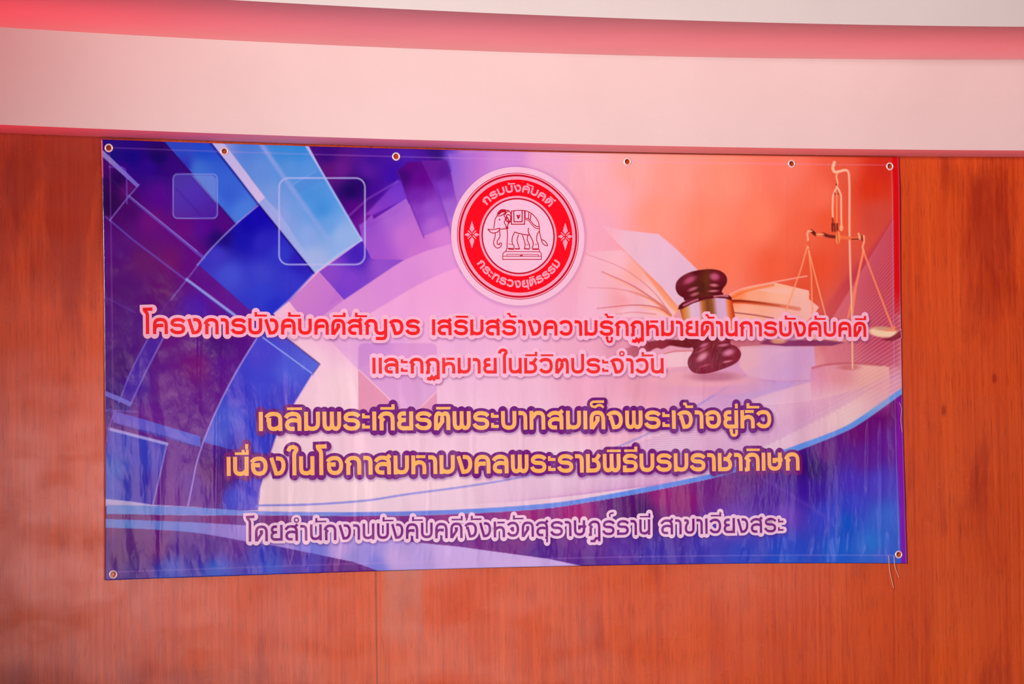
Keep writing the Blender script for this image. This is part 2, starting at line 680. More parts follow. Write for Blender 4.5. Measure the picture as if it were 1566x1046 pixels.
def ramp2(x0, y0, c0, x1, y1, c1):
    def f(X, Y):
        t = np.clip(((X - x0) * (x1 - x0) + (Y - y0) * (y1 - y0)) / ((x1 - x0) ** 2 + (y1 - y0) ** 2), 0, 1)[..., None]
        return np.array(c0, float) * (1 - t) + np.array(c1, float) * t
    return f


def fade(x0, y0, a0, x1, y1, a1):
    def f(X, Y):
        t = np.clip(((X - x0) * (x1 - x0) + (Y - y0) * (y1 - y0)) / ((x1 - x0) ** 2 + (y1 - y0) ** 2), 0, 1)
        return a0 + (a1 - a0) * t
    return f


def rrect(x0, y0, x1, y1, r, closed=True):
    out = []
    for cx, cy, a in ((x1 - r, y0 + r, -90), (x1 - r, y1 - r, 0), (x0 + r, y1 - r, 90), (x0 + r, y0 + r, 180)):
        for k in range(7):
            t = math.radians(a + 15 * k)
            out.append((cx + r * math.cos(t), cy + r * math.sin(t)))
    if closed:
        out.append(out[0])
    return out

# ------------------------------------------------------------------ Thai letterforms (drawn as strokes; 1 = letter height, y up)
ARCH = 'M.105,0 L.105,.52 C.105,.80 .22,.895 .45,.895 C.68,.895 .795,.80 .795,.52 L.795,0'
KO = 'M.15,0 L.15,.50 L.21,.57 L.08,.70 C.15,.83 .26,.895 .42,.895 C.66,.895 .765,.79 .765,.56 L.765,0'
GLYPHS = {
    'ก': (.87, [KO]),
    'ข': (.82, ['M.04,.89 L.17,.89 C.33,.89 .33,.75 .25,.65 C.19,.58 .15,.5 .15,.37 C.15,.18 .27,.105 .43,.105 C.61,.105 .715,.18 .715,.38 L.715,1']),
    'ค': (.91, ['M.105,0 L.105,.52 C.105,.80 .22,.895 .455,.895 C.69,.895 .805,.80 .805,.52 L.805,0', 'M.54,.42 L.54,.53 L.36,.53 C.22,.52 .12,.44 .105,.25']),
    'ง': (.86, ['M.07,.94 L.335,.105 L.42,.105 C.66,.105 .755,.32 .755,.52 C.755,.76 .66,.895 .46,.895 L.33,.895']),
    'จ': (.88, ['M.03,.72 C.12,.85 .25,.895 .42,.895 C.66,.895 .77,.73 .77,.5 C.77,.27 .65,.105 .44,.105 L.36,.105 L.21,.62 L.08,.62']),
    'ฉ': (.93, ['M.04,.70 C.12,.84 .26,.895 .44,.895 C.69,.895 .82,.80 .82,.56 L.82,0', 'M.05,.575 L.2,.575 L.2,.34 C.2,.17 .3,.105 .46,.105 C.6,.105 .72,.16 .80,.27']),
    'ช': (.86, ['M.105,1 L.105,.105 L.42,.105 C.64,.105 .745,.20 .745,.36 C.745,.54 .62,.63 .50,.67 L.34,.67', 'M.48,.66 C.66,.70 .70,.86 .80,.98']),
    'ญ': (1.40, ['M.15,0 L.15,.50 L.21,.57 L.08,.70 C.15,.83 .26,.895 .39,.895 C.61,.895 .70,.79 .70,.56 L.70,.40 C.70,.19 .8,.105 .96,.105 C1.12,.105 1.22,.16 1.28,.25',
                 'M1.295,1 L1.295,.02 C1.295,-.16 1.22,-.215 1.08,-.215 L.68,-.215']),
    'ฎ': (.87, [KO, 'M.0,.07 L.17,.07', 'M.765,0 L.765,-.36', 'M.765,-.16 L.52,-.16 L.40,-.33 L.12,-.33']),
    'ฏ': (.87, [KO, 'M.0,.07 L.17,.07', 'M.765,0 L.765,-.36', 'M.765,-.30 L.62,-.20 L.50,-.34 L.37,-.20 L.26,-.34 L.06,-.30']),
    'ด': (.90, [ARCH, 'M.13,.03 L.47,.50 L.47,.60 L.33,.60']),
    'ต': (.90, ['M.105,0 L.105,.56 C.105,.84 .20,.93 .33,.87 L.45,.78 L.57,.87 C.70,.93 .795,.84 .795,.56 L.795,0', 'M.13,.03 L.46,.46 L.46,.57 L.33,.57']),
    'ท': (.90, ['M.105,1 L.105,0', 'M.105,.58 L.30,.82 C.37,.89 .43,.895 .52,.895 C.71,.895 .785,.80 .785,.60 L.785,0']),
    'ธ': (.87, ['M.83,.74 C.74,.86 .60,.895 .45,.895 C.22,.895 .11,.80 .11,.70 C.11,.57 .25,.545 .45,.545 C.70,.545 .785,.45 .785,.33 C.785,.17 .66,.105 .46,.105 L.105,.105 L.105,.36']),
    'น': (.84, ['M.105,1 L.105,.38 C.105,.18 .2,.105 .38,.105 C.54,.105 .64,.17 .70,.27', 'M.735,1 L.735,0']),
    'บ': (.86, ['M.105,1 L.105,.42 C.105,.20 .22,.105 .43,.105 C.64,.105 .755,.20 .755,.42 L.755,1']),
    'ป': (.86, ['M.105,1 L.105,.42 C.105,.20 .22,.105 .43,.105 C.64,.105 .755,.20 .755,.42 L.755,1.26']),
    'พ': (1.02, ['M.105,1 L.105,.40 C.105,.20 .18,.105 .30,.105 C.43,.105 .51,.20 .51,.40 L.51,1', 'M.51,.40 C.51,.20 .60,.105 .72,.105 C.84,.105 .915,.20 .915,.40 L.915,1']),
    'ภ': (.90, ['M.0,.08 L.18,.08', 'M.18,0 L.18,.50 L.24,.57 L.11,.70 C.18,.83 .29,.895 .45,.895 C.69,.895 .795,.79 .795,.56 L.795,0']),
    'ม': (.86, ['M.105,1 L.105,0', 'M.105,.27 C.18,.16 .29,.105 .43,.105 C.64,.105 .755,.20 .755,.42 L.755,1']),
    'ย': (.88, ['M.48,.89 L.35,.89 C.18,.89 .125,.81 .125,.71 C.125,.59 .20,.545 .33,.545 L.48,.545', 'M.34,.545 C.17,.52 .105,.42 .105,.31 C.105,.17 .19,.105 .36,.105 L.775,.105 L.775,1']),
    'ร': (.89, ['M.84,.74 C.75,.86 .60,.895 .45,.895 C.22,.895 .11,.80 .11,.70 C.11,.57 .25,.545 .45,.545 C.70,.545 .79,.45 .79,.33 C.79,.17 .66,.105 .46,.105 C.25,.105 .11,.17 .05,.33']),
    'ล': (.90, ['M.04,.68 C.11,.83 .25,.895 .43,.895 C.68,.895 .785,.80 .785,.56 L.785,0', 'M.76,.49 C.66,.55 .52,.57 .38,.555 C.19,.54 .105,.43 .105,.32 C.105,.17 .21,.105 .36,.105 L.52,.105']),
    'ว': (.86, ['M.04,.74 C.12,.86 .25,.895 .42,.895 C.65,.895 .755,.74 .755,.5 C.755,.26 .65,.105 .42,.105 C.25,.105 .12,.16 .05,.30']),
    'ส': (.91, ['M.04,.68 C.11,.83 .25,.895 .43,.895 C.68,.895 .785,.80 .785,.56 L.785,0', 'M.76,.49 C.66,.55 .52,.57 .38,.555 C.19,.54 .105,.43 .105,.32 C.105,.17 .21,.105 .36,.105 L.52,.105', 'M.60,.80 L.86,1.02']),
    'ษ': (.94, ['M.105,1 L.105,.42 C.105,.20 .22,.105 .43,.105 C.64,.105 .755,.20 .755,.42 L.755,1', 'M.42,.42 L.42,.60 L.92,.60']),
    'ห': (.84, ['M.105,1 L.105,0', 'M.105,.44 C.2,.58 .31,.635 .45,.635 C.64,.635 .735,.53 .735,.36 L.735,0', ('M.27,.93 L.80,.93', .72)]),
    'อ': (.90, ['M.03,.70 C.11,.84 .26,.895 .45,.895 C.69,.895 .795,.73 .795,.5 C.795,.27 .69,.105 .45,.105 C.22,.105 .11,.23 .11,.42 L.11,.56 L.37,.56 L.37,.44']),
    'ะ': (.40, [('M.05,.90 L.05,.72 L.40,.72', .72), ('M.05,.36 L.05,.18 L.40,.18', .72)]),
    'า': (.48, ['M-.02,.89 L.13,.89 C.31,.89 .375,.81 .375,.62 L.375,0']),
    'เ': (.21, ['M.105,0 L.105,1']),
    'แ': (.60, ['M.105,0 L.105,1', 'M.495,0 L.495,1']),
    'โ': (.42, ['M.24,0 L.24,1.12 C.24,1.32 .10,1.34 .06,1.47 L.06,1.50 L.55,1.52']),
    'ใ': (.47, ['M.02,1.27 C.06,1.43 .17,1.50 .29,1.49 C.44,1.48 .52,1.36 .42,1.25 C.36,1.19 .345,1.14 .345,1.0 L.345,0']),
}
BAR = 1.165
MARKS = {   # measured from the right edge of the letter they sit on
    'ิ': lambda w: [('M%.3f,%.3f L.03,%.3f' % (-min(w, .84) + .06, BAR, BAR), .6)],
    'ี': lambda w: [('M%.3f,%.3f L-.0,%.3f' % (-min(w, .84) + .06, BAR, BAR), .6), ('M-.075,1.10 L-.075,1.38', .8)],
    'ื': lambda w: [('M%.3f,%.3f L-.0,%.3f' % (-min(w, .84) + .10, BAR, BAR), .6), ('M-.065,1.10 L-.065,1.38', .7), ('M-.29,1.10 L-.29,1.36', .7)],
    'ั': lambda w: [('M-.46,%.3f L.30,%.3f' % (BAR, BAR), .6), ('M-.385,1.10 L-.385,1.38', .8)],
    '็': lambda w: [('M-.05,1.49 L-.60,1.49 C-.82,1.49 -.86,1.32 -.74,1.24 L-.56,1.20 C-.40,1.34 -.22,1.34 -.08,1.17', .62)],
    '่': lambda w: [('M-.09,1.10 L-.09,1.36', .75)],
    '้': lambda w: [('M-.56,1.36 L-.42,1.36 L-.36,1.20 L.03,1.20', .62)],
    '์': lambda w: [('M-.34,1.18 L-.36,1.33 C-.32,1.42 -.2,1.42 -.06,1.43', .62)],
    'ํ': lambda w: [('M-.13,1.15 C-.03,1.15 .0,1.2 .0,1.28 C.0,1.36 -.05,1.40 -.13,1.40 C-.21,1.40 -.26,1.36 -.26,1.28 C-.26,1.2 -.23,1.15 -.13,1.15', .5)],
    'ุ': lambda w: [('M-.26,-.07 L-.12,-.07 L-.12,-.36', .75)],
    'ู': lambda w: [('M-.52,-.10 L-.40,-.10 L-.40,-.22 C-.40,-.34 -.33,-.38 -.25,-.38 C-.15,-.38 -.10,-.33 -.10,-.22 L-.10,-.06', .72)],
}
RAISE = {'่': .30, '้': .30}
GAP = 0.145


def flat_path(d):
    tok = d.replace('M', ' M ').replace('L', ' L ').replace('C', ' C ').replace(',', ' ').split()
    pts, i, cmd = [], 0, None
    while i < len(tok):
        if tok[i] in 'MLC':
            cmd = tok[i]
            i += 1
        if cmd in 'ML':
            pts.append((float(tok[i]), float(tok[i + 1])))
            i += 2
        else:
            p0 = np.array(pts[-1])
            p1, p2, p3 = (np.array([float(tok[i + k]), float(tok[i + k + 1])]) for k in (0, 2, 4))
            i += 6
            for t in np.linspace(0, 1, 8)[1:]:
                pts.append(tuple((1 - t) ** 3 * p0 + 3 * (1 - t) ** 2 * t * p1 + 3 * (1 - t) * t * t * p2 + t ** 3 * p3))
    out = [pts[0]]
    for a, b in zip(pts, pts[1:]):
        n = max(1, int(math.ceil(math.dist(a, b) / 0.13)))
        for k in range(1, n + 1):
            out.append((a[0] + (b[0] - a[0]) * k / n, a[1] + (b[1] - a[1]) * k / n))
    return np.array(out)


def layout(text):
    """-> list of (stroke points, weight, which phrase), total width"""
    phrase = 0
    text = text.replace('ำ', 'ํา')
    strokes, x, right, w, above = [], 0.0, 0.0, 0.8, False
    for ch in text:
        if ch == ' ':
            x += 0.62
            phrase += 1
        elif ch in MARKS:
            up = RAISE.get(ch, 0) if above else 0
            for d, k in MARKS[ch](w):
                p = flat_path(d)
                p[:, 0] += right
                if p[:, 1].mean() > 0.5:
                    p[:, 1] += up
                strokes.append((p, k, phrase))
            if ch in 'ิีืั':
                above = True
        else:
            w, paths = GLYPHS[ch]
            for e in paths:
                d, k = e if isinstance(e, tuple) else (e, 1.0)
                p = flat_path(d)
                p[:, 0] += x
                strokes.append((p, k, phrase))
            right = x + w
            x += w + GAP
            above = False
    return strokes, x - GAP


def ribbon(p, half, ext=0.0, both=True):
    """A stroke of constant width as a strip of quads: left and right rails."""
    p = np.array(p, float)
    if ext:
        a = (p[0] - p[1]) / max(np.linalg.norm(p[0] - p[1]), 1e-9)
        b = (p[-1] - p[-2]) / max(np.linalg.norm(p[-1] - p[-2]), 1e-9)
        p = np.vstack([p[0] + a * ext, p, p[-1] + b * ext])
    seg = np.diff(p, axis=0)
    seg /= np.maximum(np.linalg.norm(seg, axis=1), 1e-9)[:, None]
    nrm = np.stack([-seg[:, 1], seg[:, 0]], 1)
    n = np.vstack([nrm[0], nrm[:-1] + nrm[1:], nrm[-1]])
    ln = np.linalg.norm(n, axis=1)
    n = n / np.maximum(ln, 1e-9)[:, None]
    cs = np.ones(len(p))
    cs[1:-1] = np.maximum(ln[1:-1] / 2, 0.55)
    off = n * (half / cs)[:, None]
    return p + off, p - off


class Sheetwork:
    """Collects flat shapes lying on the banner into one mesh."""

    def __init__(self, step=1e-5):
        self.v, self.f, self.mi, self.n, self.step = [], [], [], 0, step

    def add(self, pts_xz, faces, off, mi=0):
        off = off + (len(self.v) % 40) * self.step      # overlapping pieces never share a plane
        P = on_cloth(pts_xz[:, 0], pts_xz[:, 1], off)
        self.v.append(P)
        for f in faces:
            q = pts_xz[list(f)]
            ar = np.sum(q[:, 0] * np.roll(q[:, 1], -1) - np.roll(q[:, 0], -1) * q[:, 1])
            f = f if ar > 0 else f[::-1]            # every face looks out of the wall
            self.f.append(tuple(i + self.n for i in f))
        self.mi += [mi] * len(faces)
        self.n += len(P)

    def strip(self, L, R, off, mi=0):
        k = len(L)
        m = max(1, int(math.ceil(np.linalg.norm(L - R, axis=1).max() / 0.0036)))     # fine enough to follow the creases
        rows = [L + (R - L) * t for t in np.linspace(0, 1, m + 1)]
        self.add(np.vstack(rows), [(j * k + i, (j + 1) * k + i, (j + 1) * k + i + 1, j * k + i + 1) for j in range(m) for i in range(k - 1)], off, mi)

    def disc(self, c, rx, rz, off, mi=0, n=14):
        t = np.linspace(0, 2 * math.pi, n, endpoint=False)
        e = np.stack([rx * np.cos(t), rz * np.sin(t)], 1)
        m = max(1, int(math.ceil(rx / 0.0045)))
        P = np.vstack([[c]] + [np.array(c) + e * (j + 1) / m for j in range(m)])
        F = [(0, 1 + k, 1 + (k + 1) % n) for k in range(n)]
        for j in range(m - 1):
            F += [(1 + j * n + k, 1 + (j + 1) * n + k, 1 + (j + 1) * n + (k + 1) % n, 1 + j * n + (k + 1) % n) for k in range(n)]
        self.add(P, F, off, mi)

    def poly(self, P, off, mi=0):
        """A small convex-ish shape as a fan from its centre."""
        P = np.array(P, float)
        n = len(P)
        self.add(np.vstack([P.mean(0), P]), [(0, 1 + k, 1 + (k + 1) % n) for k in range(n)], off, mi)

    def ring(self, c, r0, r1, off, mi=0, n=144, stretch=1.0):
        t = np.linspace(0, 2 * math.pi, n, endpoint=False)
        e = np.stack([np.cos(t) * stretch, np.sin(t)], 1)
        if r0 <= 0:
            rows = np.linspace(0.02, r1, 14)
        else:
            rows = np.linspace(r0, r1, max(2, int((r1 - r0) / 0.012) + 1))
        P = np.vstack([np.array(c) + e * r for r in rows])
        F = []
        for i in range(len(rows) - 1):
            for k in range(n):
                F.append((i * n + k, i * n + (k + 1) % n, (i + 1) * n + (k + 1) % n, (i + 1) * n + k))
        if r0 <= 0:
            F.append(tuple(range(n)))
        self.add(P, F, off, mi)

    def build(self, name, mats, parent):
        return mesh_obj(name, np.vstack(self.v), self.f, None, parent, mats=mats, mat_idx=self.mi, smooth=True)


LINES = [
    # text, start (x, baseline), end (x, baseline), letter height at the start, stroke weight, rim width
    ('โครงการบังคับคดีสัญจร เสริมสร้างความรู้กฏหมายด้านการบังคับคดี', (218, 511.3), (1322.3, 515.7), 25.2, .215, .172),
    ('และกฏหมายในชีวิตประจำวัน', (567.6, 571.7), (1012.5, 571.6), 24.5, .21, .175),
    ('เฉลิมพระเกียรติพระบาทสมเด็จพระเจ้าอยู่หัว', (394, 659.4), (1176.9, 655), 29.2, .215, .165),
    ('เนื่องในโอกาสมหามงคลพระราชพิธีบรมราชาภิเษก', (345, 728), (1220, 719.4), 29.2, .215, .165),
    ('โดยสำนักงานบังคับคดีจังหวัดสุราษฎร์ธานี สาขาเวียงสระ', (375, 828.3), (1195.9, 814.5), 25.0, .17, .16),
]
PLACED = []
for text, A, B, hpx, tw, rim in LINES:
    strokes, total = layout(text)
    ax, az = measure(*A)
    bx, bz = measure(*B)
    H = float(measure(A[0], A[1] - hpx)[1] - az)
    sx = float(bx - ax) / total
    print('line', round(total, 2), 'x-scale/H', round(sx / H, 3), 'H', round(H, 4))
    PLACED.append(dict(strokes=[(np.stack([ax + p[:, 0] * sx, az + (bz - az) * p[:, 0] / total + p[:, 1] * H], 1), k, f) for p, k, f in strokes],
                       H=H, tw=tw * H, rim=rim * H))

# ------------------------------------------------------------------ the printed ground of the banner
NX, NZ = 960, 510
su = np.linspace(0, 1, NX)[None, :]
sv = np.linspace(0, 1, NZ)[:, None]
PX = np.zeros((NZ, NX))
PY = np.zeros((NZ, NX))
for _ in range(3):
    PX = edge_left(PY if _ else 550 + 0 * sv + 0 * su) * (1 - su) + edge_right(PY if _ else 550 + 0 * sv + 0 * su) * su
    PY = edge_top(PX) * (1 - sv) + edge_bot(PX) * sv
G = Canvas(PX, PY)


def redder(k, pts, power, soft):
    return blend([(x, y, (min(255, c[0] * k), c[1], c[2])) for x, y, c in pts], power, soft)


FULL = [(140, 200), (1400, 200), (1400, 900), (140, 900)]

# pale pink, lilac and coral wash
G.poly(FULL, blend([
    (720, 242, (180, 115, 205)), (680, 245, (110, 60, 190)), (770, 250, (200, 130, 210)), (840, 250, (226, 160, 200)), (900, 262, (236, 168, 186)), (960, 262, (243, 160, 160)),
    (1030, 270, (248, 150, 140)), (1110, 280, (250, 140, 122)), (1200, 262, (244, 120, 104)), (1290, 262, (228, 88, 66)), (1345, 262, (205, 40, 28)),
    (1330, 285, (218, 50, 20)), (1250, 300, (244, 108, 84)), (1340, 330, (206, 70, 60)), (935, 300, (240, 165, 178)), (1000, 330, (248, 144, 130)),
    (1080, 340, (250, 132, 108)), (1160, 340, (250, 126, 100)), (1220, 360, (240, 100, 72)), (1270, 340, (236, 84, 52)), (1100, 400, (248, 118, 90)), (1180, 410, (240, 92, 62)),
    (1250, 410, (232, 76, 46)), (1230, 450, (228, 76, 50)), (1320, 430, (204, 70, 70)), (1270, 480, (214, 84, 76)),
    (900, 400, (238, 160, 190)), (910, 340, (236, 160, 190)), (700, 430, (232, 150, 214)), (640, 440, (230, 150, 214)), (600, 470, (226, 150, 214)), (740, 470, (234, 160, 214)), (560, 500, (232, 166, 216)),
    (500, 520, (234, 172, 212)), (480, 550, (238, 190, 216)), (520, 590, (240, 196, 216)), (700, 510, (230, 165, 214)), (700, 580, (234, 176, 214)), (800, 500, (234, 168, 210)), (800, 580, (236, 176, 210)),
    (900, 480, (238, 165, 200)), (900, 560, (234, 160, 196)), (950, 540, (222, 140, 170)), (980, 590, (230, 150, 180)), (700, 640, (236, 184, 216)), (820, 640, (236, 182, 214)), (900, 600, (236, 160, 196)), (960, 640, (236, 168, 200)),
    (440, 680, (240, 194, 216)), (560, 680, (238, 188, 214)), (460, 750, (238, 196, 214)), (560, 740, (240, 200, 216)), (680, 740, (238, 194, 214)), (760, 690, (236, 186, 214)), (850, 720, (238, 194, 216)),
    (1060, 620, (228, 160, 200)), (1100, 590, (216, 140, 190)), (1160, 560, (214, 146, 196)), (1200, 550, (214, 160, 210)), (1220, 600, (228, 170, 206)), (1180, 640, (232, 186, 214)), (1290, 620, (244, 200, 200)),
    (1290, 560, (216, 120, 130)), (1340, 560, (206, 96, 120)), (1360, 590, (222, 150, 180)), (1340, 520, (196, 70, 96)), (1260, 530, (216, 110, 120)), (1140, 680, (236, 190, 216)), (1030, 700, (238, 196, 218)), (950, 750, (236, 196, 220))],
    3.2, 14), soft=1)

# faint arcs of lighter pink left of the seal
G.poly([(440, 470), (580, 470)] + catmull([(580, 470), (630, 440), (680, 416), (720, 404)]).tolist() + [(760, 420), (760, 520), (440, 520)], (232, 160, 210), 0.4, 2)
arc = catmull([(580, 420), (612, 400), (650, 384), (692, 372)]).tolist()
G.poly([(500, 470)] + arc + [(720, 300), (560, 330)], (184, 100, 202), 0.75, 2.0)

arc2 = catmull([(530, 500), (580, 470), (630, 440), (680, 416), (720, 404)]).tolist()
G.poly([(470, 500), (524, 459)] + arc + [(705, 372), (722, 404)] + arc2[::-1], blend([(540, 470, (204, 128, 208)), (600, 440, (202, 124, 210)), (690, 390, (212, 136, 212))], 3, 8), 0.75, 2.5)

# lilac petals between the blue shard and the seal
G.poly([(470, 222), (690, 222), (690, 262), (640, 300), (600, 330), (556, 352), (545, 372)],
       blend([(500, 236, (48, 0, 120)), (520, 258, (98, 20, 136)), (500, 262, (90, 14, 120)), (570, 240, (62, 10, 150)), (560, 262, (84, 20, 156)), (620, 240, (66, 20, 165)), (535, 292, (26, 0, 92)), (550, 285, (36, 0, 100)),
              (600, 268, (58, 6, 165)), (570, 290, (66, 4, 150)), (665, 236, (40, 10, 120)), (690, 240, (110, 70, 200)), (540, 320, (78, 0, 128)), (580, 330, (90, 20, 165)), (560, 340, (110, 20, 150)), (610, 300, (100, 44, 196)), (650, 250, (70, 10, 160))], 3, 6), soft=2)
G.poly([(556, 330), (606, 276), (614, 276), (620, 304), (571, 328)], ramp2(600, 275, (108, 50, 200), 560, 330, (150, 70, 205)), 0.75, 5)
G.line([(530, 332), (560, 305), (606, 278)], 2, (170, 110, 215), 0.5, 3)
G.poly([(547, 345), (558, 338), (567, 328), (569, 336), (619, 304), (646, 362), (690, 346), (694, 372), (650, 384), (612, 400), (556, 424), (548, 408), (557, 380), (552, 368)],
       blend([(600, 325, (160, 92, 206)), (560, 350, (140, 70, 200)), (570, 380, (150, 74, 202)), (620, 360, (186, 104, 206)), (640, 390, (194, 108, 204)), (680, 365, (204, 120, 208)), (580, 410, (158, 74, 200))], 3, 8), 0.95, 1.6)
G.poly([(606, 262), (622, 248), (642, 248), (663, 272), (684, 345), (645, 362), (620, 304)],
       blend([(625, 254, (86, 0, 128)), (615, 270, (60, 0, 110)), (640, 275, (96, 0, 140)), (640, 300, (110, 30, 170)), (655, 320, (140, 70, 200)), (660, 345, (168, 92, 208)), (635, 330, (130, 56, 190))], 3, 6), 0.95, 2.2)
G.poly([(642, 246), (682, 246), (688, 270), (697, 310), (686, 346), (663, 290)],
       blend([(660, 258, (104, 24, 150)), (676, 262, (90, 20, 150)), (675, 290, (120, 50, 190)), (684, 320, (150, 90, 205)), (690, 345, (176, 108, 212))], 3, 6), 0.9, 2.2)
G.poly([(684, 236), (740, 234), (740, 262), (700, 310), (694, 300)], ramp2(690, 250, (140, 90, 208), 735, 262, (190, 112, 206)), 0.85, 4)
G.line([(606, 262), (622, 305), (646, 364)], 2.0, (90, 20, 150), 0.45, 3)
G.line([(660, 270), (686, 350), (704, 416)], 2.0, (100, 40, 170), 0.55, 4)
G.line([(690, 350), (705, 415)], 4.0, (150, 90, 200), 0.35, 5)

# violet wedge under the shard, pink wedge beside it
G.poly([(486, 416), (552, 368), (566, 396), (616, 398), (600, 408), (524.4, 459)],
       blend([(500, 418, (128, 60, 196)), (545, 390, (56, 20, 180)), (530, 430, (118, 54, 200)), (580, 405, (140, 72, 200)), (524, 455, (104, 52, 204))], 3, 8), 0.95, 1.6)
G.poly([(440, 461), (486, 416), (524.4, 459), (470, 500)], ramp2(450, 440, (196, 116, 200), 500, 470, (186, 104, 204)), 0.9, 1.6)
G.poly([(438, 462), (470, 496), (430, 492)], (238, 176, 212), 0.9, 1.6)
G.poly([(497, 520), (546, 568), (546, 640), (510, 560)], (222, 160, 214), 0.0, 2)
G.poly([(470, 500), (524, 500), (624, 520), (546, 566), (508, 526)], (212, 146, 214), 0.55, 2.5)

# violet ground of the left-hand side
left_ground = [(140, 200), (250, 216), (395, 313), (480, 418), (417, 480), (436, 517), (476, 573), (447.5, 619), (422, 665), (411.6, 696), (396, 747.6), (392.4, 780), (140, 790)]
G.poly(left_ground, redder(1.18, [
    (170, 235, (20, 10, 140)), (200, 240, (16, 0, 140)), (240, 240, (14, 0, 100)), (225, 255, (40, 0, 150)), (185, 262, (50, 0, 150)), (260, 255, (44, 0, 130)), (175, 300, (56, 0, 90)),
    (290, 300, (62, 10, 165)), (240, 300, (70, 0, 150)), (310, 350, (70, 0, 150)), (340, 345, (66, 0, 130)), (330, 365, (24, 0, 110)), (280, 350, (84, 4, 130)), (230, 340, (90, 10, 130)),
    (190, 320, (60, 0, 110)), (180, 380, (72, 8, 128)), (220, 400, (84, 20, 110)), (260, 400, (92, 14, 110)), (250, 440, (80, 4, 110)), (190, 440, (70, 10, 120)), (290, 390, (80, 0, 130)),
    (300, 420, (80, 0, 130)), (330, 450, (84, 8, 140)), (300, 470, (64, 20, 170)), (360, 460, (80, 20, 150)), (200, 500, (70, 20, 130)), (260, 520, (84, 10, 130)), (330, 530, (60, 0, 120)), (300, 560, (96, 8, 120)),
    (250, 590, (88, 20, 140)), (340, 560, (74, 4, 140)), (210, 590, (64, 24, 160)), (180, 560, (60, 6, 120)), (280, 620, (84, 14, 140)), (300, 640, (80, 10, 140)), (230, 640, (90, 20, 150)),
    (270, 700, (80, 20, 150)), (290, 740, (76, 30, 160)), (260, 750, (90, 24, 150)), (170, 600, (50, 10, 130)), (320, 720, (76, 10, 120)), (340, 700, (60, 10, 140))], 3, 8), soft=1.3)

# long blue bar, top left
G.poly([(247.6, 214), (319, 214), (393.7, 312), (359, 343.5)], blend([(270, 225, (34, 70, 205)), (310, 225, (20, 70, 210)), (300, 260, (60, 110, 220)), (345, 300, (50, 90, 215)), (330, 310, (60, 110, 222)), (370, 325, (70, 120, 224)), (280, 255, (44, 50, 190))], 3, 6), soft=1.6)
G.line([(250, 222), (359, 345)], 3.5, (50, 0, 110), 0.55, 4)
# the broad arc band of deep blue
band = catmull([(393.7, 314), (359, 343.5), (322, 380), (300, 406)]).tolist()
G.poly(band + [(340, 440), (400, 492), (417, 480), (440, 461), (480, 418)],
       blend([(400, 330, (14, 0, 176)), (380, 345, (10, 0, 170)), (370, 370, (16, 10, 176)), (340, 365, (24, 0, 130)), (330, 390, (60, 50, 200)), (400, 370, (40, 30, 190)), (430, 390, (44, 50, 200)), (455, 400, (40, 20, 180)),
              (350, 420, (64, 74, 214)), (400, 420, (56, 60, 205)), (440, 430, (50, 50, 200)), (400, 450, (44, 54, 205)), (420, 470, (30, 40, 200))], 3, 6), soft=1.5)
G.line(band, 1.6, (170, 160, 240), 0.85)
G.line([(322, 380), (306.6, 398.6), (286, 425.5), (260, 459)], 1.5, (140, 130, 230), 0.7)
G.line([(286, 425), (250, 470), (224.6, 519)], 1.4, (110, 80, 200), 0.45)
G.poly([(303, 406), (400, 492), (384, 500), (290, 424)], ramp2(310, 410, (88, 10, 140), 390, 490, (96, 20, 150)), 0.8, 2)
# thin light streaks
G.line([(156, 262), (196, 302), (310, 395)], 4.0, (112, 110, 230), 0.55, 2, taper=(2, 5))
G.line([(196, 300), (300, 385)], 1.4, (170, 170, 245), 0.5)
G.line([(160, 332), (200, 366), (282, 428)], 2.6, (110, 100, 225), 0.6, 2)
G.line([(160, 455), (205, 478)], 2, (110, 90, 210), 0.4, 2)
# notched flap at the top-left corner
G.poly([(153, 238), (206, 286), (192, 300), (170, 330), (153, 330)], blend([(160, 250, (80, 0, 120)), (180, 275, (40, 0, 90)), (195, 290, (96, 10, 120)), (165, 310, (40, 0, 84))], 3, 6), 0.85, 1.6)
G.poly([(153, 229), (158, 232), (211, 283), (207, 287), (155, 240)], ramp2(155, 235, (160, 150, 230), 210, 284, (120, 110, 228)), 0.9, 1.4)
G.line([(211, 283), (196, 300), (166, 338)], 1.5, (150, 140, 235), 0.75)
G.line([(165, 256), (184, 256), (189, 259), (192, 266), (192.5, 312)], 1.6, (130, 100, 235), 0.7)

# pointed blue bar running to the right across the arc band
G.poly([(284, 428), (354, 480), (412, 526), (476, 573), (487, 558), (434.7, 517), (400, 492), (340, 448), (306, 421)],
       ramp2(300, 430, (110, 116, 226), 480, 560, (84, 84, 216)), 0.0)
G.poly([(420, 500), (434.7, 517), (487, 558), (476, 573), (399, 517), (380, 500)], ramp2(410, 515, (66, 60, 200), 480, 565, (84, 96, 220)), 1, 1.5)
G.line([(284, 428), (354, 480), (399, 517), (475.7, 573)], 4.4, (146, 158, 240), 0.9, 1.8)
G.line([(288, 434), (354, 485)], 2, (60, 50, 180), 0.6)
G.line([(434.7, 516), (487, 557)], 2.4, (34, 10, 120), 0.7, 2)
G.line([(487, 558), (476, 573)], 2, (40, 20, 130), 0.5, 1.6)

